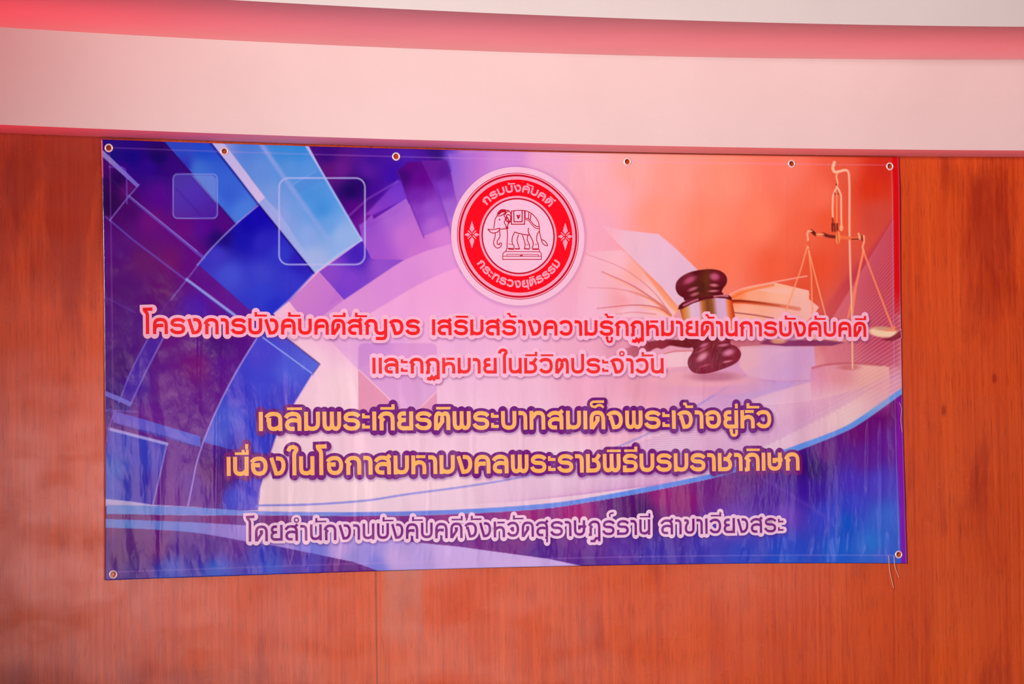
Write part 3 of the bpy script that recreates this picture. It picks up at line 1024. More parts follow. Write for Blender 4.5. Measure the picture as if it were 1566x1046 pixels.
# second arc band
arc3 = catmull([(398, 505), (390, 519), (360, 568), (329.6, 627), (309, 676)]).tolist()
G.poly(arc3 + [(345, 686), (385, 692), (408, 694), (422, 665), (447.5, 619), (476, 573), (399, 517)],
       blend([(400, 540, (70, 60, 206)), (440, 570, (74, 84, 216)), (400, 590, (60, 64, 210)), (370, 600, (54, 50, 200)), (430, 610, (64, 56, 200)), (350, 640, (70, 84, 214)), (390, 660, (24, 50, 205)), (410, 650, (40, 30, 190)), (330, 670, (76, 90, 214)), (360, 685, (60, 50, 190))], 3, 8), 1, 1.5)
G.poly([(345, 690), (409, 694), (396, 747), (392, 780), (337, 780), (340, 745), (328, 700)],
       blend([(350, 700, (64, 6, 120)), (370, 715, (60, 10, 130)), (340, 730, (80, 10, 120)), (380, 735, (60, 50, 200)), (360, 760, (70, 74, 212)), (385, 765, (64, 60, 205))], 3, 6), 1, 3)
G.line(arc3 + catmull([(309, 676), (299, 708), (293, 738), (285.5, 775)])[1:].tolist(), 2.0, (176, 158, 238), 0.85)
# edge of the pink field
pink_edge = catmull([(476, 573), (447.5, 619), (422, 665), (411.6, 696), (396, 747.6), (391.5, 776)]).tolist()
G.line(pink_edge, 1.4, (240, 200, 235), 0.6)
G.line([(482, 415), (440, 459), (417, 480)], 1.6, (190, 170, 240), 0.7)

# narrow arcs at the far left
a4 = catmull([(226, 516), (201.5, 563), (181, 614), (167, 650), (160, 690)]).tolist()
a5 = [(249, 516), (222, 568), (199, 617)]
G.poly(a4[:20] + [(181, 611), (200, 618), (222, 568), (249, 516)], ramp2(240, 520, (70, 34, 175), 190, 612, (76, 40, 180)), 0.75, 1.5)
G.line(a4, 1.6, (140, 120, 228), 0.8)
G.line(a5, 1.8, (150, 130, 232), 0.8)
G.poly([(160, 598), (182, 607), (201, 616), (198, 622), (180, 614), (160, 606)], (120, 120, 230), 0.85, 1.6)
G.poly([(178, 616), (198, 622), (196, 630), (172, 626)], (36, 10, 140), 0.7, 2)
G.line([(160, 628), (176, 628), (208, 630)], 2, (110, 110, 226), 0.6, 2)
G.poly([(172, 629), (200, 636), (305, 667.5), (305, 684), (220, 662), (172, 646)], ramp2(172, 640, (104, 84, 212), 300, 676, (90, 100, 220)), 0.95, 1.6)
G.line([(172, 648), (250, 668), (300, 684)], 3, (50, 10, 140), 0.6, 3)
# lower-left blue block
G.poly([(166, 656), (254, 677), (232, 774), (160, 766), (160, 690)], blend([(180, 680, (44, 64, 206)), (170, 720, (54, 100, 216)), (220, 700, (50, 60, 200)), (200, 740, (44, 50, 190)), (235, 740, (50, 30, 180)), (165, 750, (60, 90, 215)), (240, 690, (64, 64, 200))], 3, 6), 0.97, 1.5)
G.line([(166, 656), (254, 679)], 4.5, (170, 160, 238), 0.95, 1.5)
G.line([(254, 679), (244, 722), (232, 774)], 2.0, (160, 150, 238), 0.85)
G.line([(230, 660), (225, 672)], 0.1, (0, 0, 0), 0)
G.line([(166, 652), (162, 690)], 2, (20, 10, 110), 0.5)

# the sweep and the dark field beneath it
top_edge = catmull([(162, 772), (230, 773.5), (300, 776), (393, 781.5), (556, 783), (700, 779), (828, 770.5), (904, 760), (991, 743.6), (1100, 720.7), (1195, 688), (1279, 657), (1318, 634.7), (1378, 592), (1400, 576)]).tolist()
low_edge = catmull([(162, 786), (230, 787), (300, 788), (393, 788), (556, 789), (700, 786), (828, 778), (904, 767), (991, 751.5), (1100, 728), (1195, 697.5), (1279, 665), (1318, 644.5), (1378, 602), (1400, 586)]).tolist()
G.poly(low_edge + [(1400, 900), (140, 900), (140, 786)], redder(1.3, [
    (170, 790, (80, 20, 120)), (250, 792, (92, 30, 130)), (330, 794, (96, 30, 130)), (200, 830, (70, 10, 130)), (180, 850, (60, 0, 120)), (240, 840, (84, 20, 130)), (280, 830, (60, 20, 150)), (320, 840, (64, 20, 150)), (360, 835, (70, 14, 150)),
    (400, 850, (34, 50, 190)), (260, 870, (26, 76, 205)), (330, 868, (24, 84, 210)), (410, 868, (24, 70, 205)), (470, 862, (44, 40, 180)), (190, 876, (50, 20, 150)), (450, 845, (60, 20, 150)), (520, 868, (70, 0, 130)), (560, 875, (70, 0, 130)),
    (420, 800, (96, 24, 120)), (560, 800, (104, 30, 130)), (700, 800, (112, 24, 124)), (800, 795, (120, 24, 120)), (880, 790, (128, 24, 120)), (960, 775, (70, 10, 110)), (980, 785, (50, 4, 100)), (1040, 765, (112, 16, 116)), (1010, 760, (116, 20, 120)),
    (760, 845, (86, 20, 130)), (830, 850, (60, 10, 140)), (700, 830, (90, 30, 140)), (900, 830, (84, 40, 150)), (950, 845, (64, 30, 160)), (1000, 850, (44, 34, 170)), (1080, 840, (50, 50, 180)), (900, 860, (60, 20, 140)), (1000, 862, (50, 50, 170)),
    (1100, 745, (84, 16, 126)), (1150, 725, (70, 8, 126)), (1200, 710, (60, 10, 140)), (1240, 715, (36, 0, 110)), (1260, 690, (78, 14, 130)), (1310, 660, (84, 6, 116)), (1350, 630, (84, 0, 110)), (1360, 680, (80, 20, 150)), (1320, 700, (74, 26, 150)),
    (1180, 760, (60, 16, 156)), (1240, 750, (46, 12, 160)), (1200, 790, (84, 56, 190)), (1120, 800, (90, 56, 184)), (1300, 740, (56, 40, 190)), (1260, 790, (44, 60, 205)), (1290, 800, (10, 80, 205)), (1340, 740, (60, 60, 200)), (1350, 790, (46, 100, 215)),
    (1330, 830, (34, 110, 218)), (1280, 840, (20, 90, 212)), (1200, 840, (30, 70, 205)), (1130, 850, (24, 60, 195)), (1200, 856, (20, 80, 206)), (1350, 855, (44, 90, 210)), (1090, 860, (40, 60, 190)), (1300, 770, (40, 60, 205))], 3.0, 10), soft=1.3)
G.line([(1160, 730), (1200, 752), (1260, 790)], 3, (140, 90, 206), 0.30, 6)
# lilac strip above, blue strip, dark strip, second blue strip running into the lilac wedge
G.poly([(160, 763), (200, 767), (232, 772), (310, 776), (160, 774)], (196, 178, 232), 0.95, 1.6)
G.poly(top_edge + low_edge[::-1], blend([(165, 779, (104, 138, 226)), (300, 782, (104, 128, 224)), (420, 785, (120, 130, 224)), (600, 787, (104, 120, 220)), (800, 776, (104, 132, 228)), (1000, 747, (96, 132, 230)), (1250, 672, (96, 140, 234)), (1370, 600, (104, 150, 236))], 3, 10), 1, 1.5)
wedge = catmull([(160, 793.5), (230, 796), (300, 799), (368, 803)]).tolist() + [(500, 815), (640, 830), (700, 836), (838, 854.8), (886, 865), (884, 880), (590, 885), (574, 872), (540, 859.5), (470, 845)] + catmull([(419, 834.5), (368, 826.5), (300, 815), (230, 809.5), (160, 807)]).tolist()
G.poly(wedge, blend([(170, 800, (92, 132, 226)), (260, 805, (104, 124, 222)), (360, 815, (150, 120, 218)), (420, 825, (176, 140, 222)), (520, 840, (190, 150, 224)), (600, 855, (196, 156, 226)), (700, 850, (200, 160, 228)), (800, 858, (202, 162, 228)), (575, 868, (110, 110, 218)), (540, 854, (150, 130, 220)), (480, 842, (110, 110, 220))], 3, 8), 0.97, 1.6)

# fine curved rule rising from the left and the violet ribbon beyond it
rule = catmull([(391, 773), (472, 771.5), (556, 765.6), (622, 755.7), (720, 742.5), (802, 728), (880, 706), (951, 680), (1010, 652), (1081, 610), (1150, 565)])
G.poly(rule.tolist() + top_edge[::-1][10:90], (214, 180, 228), 0.22, 2)
G.line(rule, 3.0, (110, 110, 220), fade(391, 0, 0.9, 1150, 0, 0.35), 2)
G.poly([(1010, 652), (1081, 610), (1150, 565), (1189, 540), (1243, 530), (1246, 582), (1180, 600), (1060, 640)], (176, 130, 214), fade(1040, 640, 0.05, 1180, 550, 0.55), 3)
# hairlines fanning through the sweep
rs = np.random.RandomState(5)
for k in range(46):
    t = k / 45
    s0 = np.array([560 + 560 * t, 775 - 150 * t ** 1.4])
    e0 = np.array([1000 + 375 * t, 742 - 170 * t ** 1.3])
    mid = 0.5 * (s0 + e0) + np.array([0, 8 + 6 * t])
    G.line(catmull([s0, mid, e0]), 1.4, (196, 120, 190), fade(700, 0, 0.0, 1000, 0, 0.55), 1.5)
for k in range(40):
    yr = 322 + 7.0 * k
    ang = math.radians(58 - 30 * min(1, k / 34))
    ln = 230 if k < 14 else 260
    x1, y1 = 1374, yr
    x0, y0 = x1 - ln * math.cos(ang), y1 + ln * math.sin(ang)
    if y0 > 660:
        f = (660 - y1) / (y0 - y1)
        x0, y0 = x1 + (x0 - x1) * f, 660
    G.line([(x0, y0), (x1, y1)], 1.7, (246, 170, 186), fade(x0, y0, 0.05, x0 + (x1 - x0) * .5, y0 + (y1 - y0) * .5, 0.66), 1.5)
G.poly([(1372, 322), (1372, 560), (1262, 560), (1240, 500), (1280, 440), (1330, 380)], (176, 40, 84), fade(1240, 500, 0.2, 1372, 420, 0.5), 12)

# rounded frames
G.poly(rrect(263, 267, 330.5, 334.5, 7), ramp2(270, 270, (96, 120, 226), 325, 330, (70, 60, 200)), 0.42, 1.4)
G.poly([(291, 269), (323, 269), (329, 274), (329, 312)], (130, 160, 232), 0.5, 1.6)
G.line([(268, 290), (308, 332)], 3, (70, 20, 150), 0.45, 3)
G.line(rrect(263, 267, 330.5, 334.5, 7), 1.5, (150, 160, 240), 0.75)
# the broad pale-blue shard with its lilac edge
shard = [(319, 214), (466, 214), (466, 224), (510, 298), (551, 368), (480, 417.8), (393, 311)]
G.poly(shard, blend([(335, 222, (130, 140, 226)), (380, 222, (70, 120, 216)), (430, 230, (50, 130, 214)), (455, 228, (40, 130, 214)), (400, 260, (96, 136, 222)), (440, 260, (84, 140, 220)), (470, 265, (84, 140, 222)), (420, 300, (112, 146, 224)),
                         (470, 300, (66, 136, 218)), (490, 320, (60, 136, 220)), (500, 345, (96, 150, 224)), (450, 320, (110, 150, 224)), (430, 330, (130, 154, 226)), (470, 360, (130, 158, 228)), (520, 360, (140, 168, 228)), (480, 395, (156, 172, 228)), (540, 366, (140, 168, 228)), (420, 335, (140, 150, 228))], 3, 8), soft=1.4)
G.line([(395, 216), (412, 242), (438, 280), (500, 366)], 7, (150, 160, 230), fade(395, 216, 0.7, 500, 366, 0.35), 5)
G.line([(341, 220), (380, 275), (440, 350)], 3, (150, 170, 232), 0.5, 4)
G.poly([(446, 283), (483, 259), (494, 276), (456, 296)], (70, 130, 216), 0.55, 2)
G.line([(446, 283), (482, 262)], 1.5, (140, 170, 232), 0.5, 2)
G.poly([(319, 214), (341, 214), (341, 220), (403.5, 303), (393.5, 312)], ramp2(330, 220, (190, 178, 232), 395, 305, (206, 180, 232)), 0.97, 1.5)
G.poly([(394, 312), (403, 304), (424, 324), (484, 415), (479.5, 418)], ramp2(395, 312, (160, 164, 230), 480, 412, (160, 172, 230)), 0.7, 3)
G.line([(316, 214), (392, 312), (478, 418)], 2.6, (16, 0, 110), 0.65, 3)
G.line([(466, 222), (510, 298), (551, 368)], 3.2, (158, 184, 240), 0.85, 1.8)
G.line([(551, 368), (515, 390), (481, 417)], 1.6, (190, 200, 240), 0.7, 1.6)
G.line(rrect(425, 273, 556, 405, 14), 2.2, (182, 178, 240), 0.85, 1.6)
# plum square with crossed diagonals
sq = rrect(546, 525, 666, 648, 9)
G.poly(sq, blend([(560, 540, (196, 126, 206)), (640, 545, (214, 140, 208)), (600, 590, (204, 134, 206)), (660, 600, (206, 140, 208))], 3, 8), fade(600, 530, 0.8, 600, 650, 0.55), 1.5)
G.poly([(546, 566), (548, 566), (620, 638), (600, 640), (546, 640)], (224, 138, 172), 0.85, 1.4)
G.poly([(666, 598), (666, 640), (636, 628)], (224, 140, 176), 0.8, 1.4)
G.line([(547, 566), (585, 602), (622, 640)], 1.5, (246, 190, 214), 0.8)
G.line([(668, 597), (640, 624), (626, 640)], 1.5, (246, 190, 214), 0.7)

# the seal's soft printed surround and the lettering's printed drop shadows
for w, al in ((8, .06), (5, .08), (3, .10)):
    t = np.linspace(0, 2 * math.pi, 90)
    G.line(np.stack([790.1 + 101.5 * np.cos(t) + 1, 361.5 + 106.2 * np.sin(t) + 1.5], 1), w, (140, 70, 150), al, 3)
SHADOW = [(110, 40, 100), (110, 40, 100), (90, 20, 120), (80, 16, 120), (60, 10, 110)]
for L_, sc in zip(PLACED, SHADOW):
    for p, k, _f in L_['strokes']:
        x, y = to_photo(p[:, 0], p[:, 1])
        r = (L_['tw'] * k / 2 + L_['rim']) / 0.00246
        q = np.stack([x + 1.2, y + 2.4], 1)
        G.line(q, 2 * r + 1.2, sc, 0.34, 4.5)

# hem: stitched line, folded edges
hem_t = [(x, float(edge_top(x)) + 12.3) for x in np.linspace(166, 1362, 60)]
hem_b = [(x, float(edge_bot(x)) - 12.0) for x in np.linspace(168, 1376, 60)]
hem_l = [(float(edge_left(y)) + 12, y) for y in np.linspace(226, 876, 40)]
hem_r = [(float(edge_right(y)) - 11.5, y) for y in np.linspace(252, 850, 40)]
for h_ in (hem_t, hem_b, hem_l, hem_r):
    G.line(h_, 1.2, (214, 150, 220), 0.42, 1.5)
G.poly([(float(edge_right(y)) - 10, y) for y in np.linspace(236, 480, 12)] + [(float(edge_right(y)) + 4, y) for y in np.linspace(480, 236, 12)], (214, 4, 16), fade(0, 440, 0.95, 0, 500, 0.0), 1.8)
G.poly([(float(edge_right(y)) - 9, y) for y in np.linspace(608, 866, 12)] + [(float(edge_right(y)) + 4, y) for y in np.linspace(866, 608, 12)], (140, 14, 176), fade(0, 640, 0.6, 0, 700, 0.9), 2.0)
G.poly([(150, 214), (155.3, 214), (156.0, 272), (150, 272)], (240, 110, 150), 0.95, 1.2)
G.poly([(150, 830), (164, 830), (165, 890), (150, 890)], (70, 90, 200), 0.35, 3)
G.line([(float(edge_right(y)) - 0.8, y) for y in np.linspace(241, 861, 40)], 1.6, (230, 150, 190), 0.45, 1.4)
EYELETS = [(165, 227), (341.5, 232), (604, 240), (957, 248), (1208, 251), (1358, 255), (172, 878.5), (1372, 848)]
x, z = measure(PX, PY)
V = on_cloth(x.ravel(), z.ravel(), 0.0)
idx = np.arange(NX * NZ).reshape(NZ, NX)
Q = np.stack([idx[:-1, :-1], idx[1:, :-1], idx[1:, 1:], idx[:-1, 1:]], -1).reshape(-1, 4)
cxq = 0.25 * (PX[:-1, :-1] + PX[1:, :-1] + PX[1:, 1:] + PX[:-1, 1:]).ravel()
cyq = 0.25 * (PY[:-1, :-1] + PY[1:, :-1] + PY[1:, 1:] + PY[:-1, 1:]).ravel()
keep = np.ones(len(Q), bool)
for ex, ey in EYELETS:
    keep &= np.hypot(cxq - ex, cyq - ey) > 4.2
Q = Q[keep]
# turned-back edge: a narrow return all round
ring_i = np.concatenate([idx[0, :], idx[1:, -1], idx[-1, -2::-1], idx[-2:0:-1, 0]])
back = V[ring_i] + np.array([0, 0.0022, 0])
bi = np.arange(len(ring_i)) + len(V)
nb = np.roll(np.arange(len(ring_i)), -1)
Q = np.vstack([Q, np.stack([ring_i, ring_i[nb], bi[nb], bi], 1)])
rgb = np.vstack([ink_lin(G.rgb.reshape(-1, 3)), np.tile(lin((225, 200, 215)), (len(ring_i), 1))])
sheet = grid_mesh('vinyl_sheet', np.vstack([V, back]), Q, M_PRINT, banner)


def set_print(o, rgb):
    a = np.ones((len(rgb), 4), np.float32)
    a[:, :3] = rgb
    at = o.data.color_attributes.new('print', 'FLOAT_COLOR', 'POINT')
    at.data.foreach_set('color', a.ravel())


set_print(sheet, rgb)


def ground_at(X, Y):
    """The colour of the printed ground at points in photo units."""
    t, b = edge_top(X), edge_bot(X)
    v = np.clip((Y - t) / (b - t), 0, 1) * (NZ - 1)
    l, r = edge_left(Y), edge_right(Y)
    u = np.clip((X - l) / (r - l), 0, 1) * (NX - 1)
    i, j = np.minimum(v.astype(int), NZ - 2), np.minimum(u.astype(int), NX - 2)
    fv, fu = (v - i)[..., None], (u - j)[..., None]
    return ((G.rgb[i, j] * (1 - fu) + G.rgb[i, j + 1] * fu) * (1 - fv) + (G.rgb[i + 1, j] * (1 - fu) + G.rgb[i + 1, j + 1] * fu) * fv)


def motif(name, x0, y0, x1, y1, step, off, paint, below=(), label=None):
    """A printed picture on the banner as a piece of its own: only the inked cells are kept."""
    X, Y = np.meshgrid(np.arange(x0, x1, step), np.arange(y0, y1, step))
    K = Canvas(X, Y)
    K.rgb[:] = ground_at(X, Y)
    K.a[:] = 1.0
    for p in below:
        p(K)
    paint(K)
    own = Canvas(X, Y)
    paint(own)
    gx, gz = measure(X, Y)
    P = on_cloth(gx.ravel(), gz.ravel(), off)
    n, m = X.shape
    id_ = np.arange(n * m).reshape(n, m)
    q = np.stack([id_[:-1, :-1], id_[1:, :-1], id_[1:, 1:], id_[:-1, 1:]], -1).reshape(-1, 4)
    q = q[(own.a.ravel()[q] > 0.03).any(1)]
    used = np.unique(q)
    remap = np.full(n * m, -1)
    remap[used] = np.arange(len(used))
    o = grid_mesh(name, P[used], remap[q], M_PRINT, banner)
    set_print(o, ink_lin(K.rgb.reshape(-1, 3)[used]))
    if label:
        o['label'] = label
    return o


def paint_book(K):
    pale = (232, 184, 208)
    # fanned leaves, left
    leaves = catmull([(892, 392), (905, 386), (930, 384), (955, 385), (976, 406), (1000, 440), (1034, 474)]).tolist() + [(1026, 486), (880, 486), (882, 440)]
    K.poly(leaves, blend([(900, 400, (236, 176, 202)), (940, 400, (238, 176, 196)), (970, 415, (246, 164, 160)), (900, 450, (236, 176, 204)), (960, 450, (240, 170, 186)), (1000, 450, (240, 180, 190)), (1015, 475, (242, 180, 186)), (900, 480, (236, 176, 208)), (960, 478, (238, 180, 204)), (950, 460, (236, 150, 166))], 3, 6),
           fade(880, 440, 0.35, 930, 440, 0.95), 3)
    K.poly([(976, 408), (990, 420), (1036, 470), (1034, 480), (1022, 470), (996, 436)], ramp2(978, 410, (244, 140, 120), 1034, 474, (240, 150, 100)), 0.8, 4)
    for pts, c, w, al in (
            ([(894, 389), (950, 411), (994, 444), (1024, 482)], (206, 110, 130), 1.6, .7),
            ([(918, 416), (966, 438), (1010, 468), (1022, 482)], (196, 80, 90), 3.0, .7),
            ([(924, 420), (970, 444), (1012, 474), (1024, 484)], (250, 160, 110), 2.2, .7),
            ([(896, 440), (946, 443), (990, 456), (1022, 483)], (206, 110, 120), 2.0, .6),
            ([(960, 446), (1000, 462), (1022, 482)], (230, 110, 80), 3.0, .6),
            ([(911, 472), (967, 467), (1003, 471), (1024, 484)], (190, 70, 70), 2.2, .75),
            ([(980, 470), (1006, 475), (1022, 484)], (246, 150, 90), 2.4, .8),
            ([(932, 482), (967, 478), (1000, 481)], (214, 110, 120), 2.0, .6)):
        K.line(catmull(pts), w, c, al, 1.8, taper=(w * .4, w * 1.2))
    # the standing page
    K.poly([(917, 345), (945, 352), (1004, 358.5), (1030, 380), (1064, 413), (1050, 450), (1036, 474), (1010, 440), (976, 408), (945, 376)],
           blend([(925, 350, (236, 172, 196)), (970, 370, (230, 180, 206)), (1010, 380, (228, 180, 212)), (1040, 420, (226, 178, 212)), (1000, 410, (228, 182, 212)), (1030, 460, (226, 180, 214))], 3, 8), fade(917, 345, 0.5, 950, 360, 0.97), 2)
    K.line([(930, 362), (976, 408), (1008, 440), (1036, 473)], 2.2, (244, 130, 90), fade(930, 362, 0, 1000, 430, 0.8), 2.4)
    # right-hand block of pages
    K.poly(catmull([(1110, 456), (1134, 441.6), (1160, 436), (1180, 432)]).tolist() + [(1234, 444.6), (1235, 458), (1250, 470), (1243, 480), (1225, 500), (1120, 500), (1108, 480)],
           blend([(1125, 452, (246, 130, 80)), (1150, 450, (246, 160, 130)), (1190, 450, (248, 176, 150)), (1225, 452, (246, 180, 170)), (1240, 470, (242, 176, 176)), (1140, 475, (248, 170, 150)), (1200, 485, (244, 170, 170)), (1130, 490, (246, 170, 160))], 3, 8), 0.97, 1.6)
    K.poly([(1150, 443), (1190, 441), (1234, 444.6), (1236, 452), (1190, 450)], (246, 178, 168), 0.8, 2)
    K.line(catmull([(1112, 452), (1134, 441.6), (1180, 432), (1231, 422.6)]), 2.2, (250, 160, 150), 0.9, 1.6)
    K.line(catmull([(1118, 455), (1140, 445), (1180, 436)]), 3, (240, 96, 40), 0.7, 3)
    K.line(catmull([(1114, 461.5), (1130, 461.5), (1156, 464), (1190, 468), (1220, 473)]), 5.5, (200, 60, 20), fade(1114, 0, 1, 1222, 0, 0.35), 2.5)
    K.line(catmull([(1114, 460.5), (1130, 460.5), (1156, 463), (1190, 468)]), 2.2, (96, 6, 6), fade(1114, 0, .9, 1200, 0, 0.1), 2)
    K.line(catmull([(1116, 478), (1150, 482), (1180, 487)]), 2, (140, 40, 50), 0.7, 1.6)
    # edge of the lower cover and the table under it
    K.poly([(1100, 517), (1180, 522), (1200, 524), (1200, 532), (1110, 532)], (176, 60, 70), 0.55, 3)
    K.poly([(940, 560), (975, 545), (1040, 540), (1042, 560), (1000, 568)], (244, 176, 180), 0.55, 4)
    K.poly([(1010, 541), (1055, 537), (1056, 560), (1016, 562)], (238, 186, 206), 0.9, 2.5)
    K.line([(1008, 543), (1030, 537), (1056, 537)], 1.6, (196, 80, 70), 0.6, 1.6)
    K.poly([(1128, 560), (1130, 530), (1180, 528), (1243, 530), (1246, 582), (1190, 584), (1140, 575)], blend([(1140, 545, (232, 170, 186)), (1180, 545, (222, 164, 204)), (1235, 545, (216, 156, 206)), (1200, 575, (214, 156, 208))], 3, 6), 0.8, 2.5)
    K.line([(1128, 582), (1200, 583), (1240, 582)], 1.6, (196, 110, 160), 0.4, 2)


def paint_gavel(K):
    def z(pts):
        return [(1000 + a / 5.228, 390 + b / 5.228) for a, b in pts]
    dark = blend([(1035, 430, (110, 24, 44)), (1050, 420, (124, 34, 54)), (1075, 425, (96, 36, 20)), (1070, 440, (80, 26, 16)), (1095, 425, (110, 14, 34)), (1040, 455, (96, 10, 26)), (1075, 455, (92, 30, 20)), (1100, 445, (84, 4, 20)), (1060, 415, (84, 10, 20))], 3, 4)
    # block the head rests on
    K.spot(1075, 588, 95, 17, (226, 150, 184), 0.55, 0, 0.2)
    K.spot(1075, 580, 78, 12, (236, 160, 176), 0.6, 0, 0.3)
    K.spot(1090, 576, 36, 7, (160, 70, 110), 0.55, 0, 0.6)
    # handle
    K.poly(catmull([(934, 548), (950, 535), (975, 527), (1000, 521), (1030, 520), (1056, 523), (1054, 532), (1036, 531), (1022, 529), (1010, 534), (1000, 533), (980, 545), (955, 558)], 6, True), blend([(945, 545, (206, 110, 140)), (970, 540, (176, 76, 100)), (1000, 528, (140, 36, 56)), (1040, 526, (110, 16, 30))], 3, 5), fade(930, 550, 0.5, 985, 530, 1.0), 2.5)
    # lower cup
    K.poly(catmull(z([(240, 660), (232, 700), (262, 722), (296, 738), (300, 765), (285, 795), (262, 830), (258, 880), (288, 930), (340, 950), (430, 945), (560, 905), (650, 860), (683, 805), (675, 765), (640, 730), (602, 715), (598, 690), (590, 660)]), 5, True),
           blend([(1055, 525, (110, 14, 30)), (1085, 530, (120, 24, 40)), (1060, 550, (124, 24, 54)), (1100, 540, (110, 16, 40)), (1080, 555, (134, 36, 64)), (1110, 560, (120, 14, 44)), (1070, 568, (128, 24, 54)), (1125, 545, (130, 24, 50))], 3, 4), 1, 1.6)
    for a, b, rx, ry, ang, c, al in ((375, 815, 48, 24, -38, (236, 150, 180), .95), (582, 782, 44, 24, -18, (232, 140, 180), .95), (388, 722, 34, 13, -22, (214, 120, 160), .85), (543, 722, 38, 12, -8, (226, 130, 160), .85),
                                     (378, 757, 40, 9, -28, (200, 90, 120), .8), (575, 853, 36, 8, -12, (236, 140, 170), .85), (395, 886, 38, 8, -18, (206, 80, 110), .7), (530, 690, 30, 6, -6, (214, 100, 130), .7), (300, 735, 30, 8, 10, (90, 4, 20), .6)):
        K.spot(1000 + a / 5.228, 390 + b / 5.228, rx / 5.228, ry / 5.228, c, al * .85, ang, 0.7)
    # metal collar
    K.poly(z([(190, 425), (300, 385), (400, 355), (480, 342), (607, 340), (622, 420), (640, 520), (610, 600), (560, 660), (240, 660), (215, 520)]),
           lambda X, Y: np.stack([np.interp(X + (Y - 470) * -0.10, [1036, 1041, 1049, 1054, 1066, 1072, 1080, 1087, 1094, 1106, 1110, 1113, 1119], c) for c in
                                  ([150, 206, 216, 222, 222, 190, 120, 150, 214, 216, 226, 236, 180], [60, 110, 150, 178, 170, 100, 60, 80, 160, 168, 130, 96, 50], [40, 50, 110, 212, 206, 50, 30, 40, 200, 212, 110, 30, 20])], -1), 1, 1.6)
    K.poly(z([(178, 436), (186, 405), (216, 380), (300, 350), (360, 335), (420, 330), (520, 322), (585, 322), (608, 342), (606, 366), (560, 350), (480, 345), (400, 357), (300, 388), (205, 437)]), (92, 10, 24), 1, 1.6)
    K.line(catmull(z([(225, 405), (290, 375), (335, 358)])), 3.0, (214, 110, 150), 0.85, 2)
    K.line(catmull(z([(470, 332), (520, 326), (575, 330)])), 3.4, (214, 120, 140), 0.85, 2)
    # upper cup
    K.poly(catmull(z([(158, 262), (170, 212), (220, 165), (300, 132), (420, 115), (505, 125), (555, 158), (571, 200), (562, 238), (540, 268), (528, 296), (540, 318), (470, 326), (380, 336), (300, 352), (236, 368), (222, 345), (196, 330), (172, 305)]), 5, True), dark, 1, 1.6)
    for a, b, rx, ry, ang, c, al in ((272, 203, 50, 22, -28, (200, 84, 130), .9), (470, 176, 36, 27, 8, (206, 96, 140), .95), (297, 274, 38, 12, -20, (220, 110, 150), .85), (466, 244, 32, 12, 4, (226, 130, 150), .9),
                                     (312, 316, 34, 12, -18, (214, 110, 140), .85), (462, 290, 40, 9, -2, (230, 130, 150), .85), (410, 220, 18, 90, 0, (110, 60, 20), .4)):
        K.spot(1000 + a / 5.228, 390 + b / 5.228, rx / 5.228, ry / 5.228, c, al * .85, ang, 0.7)


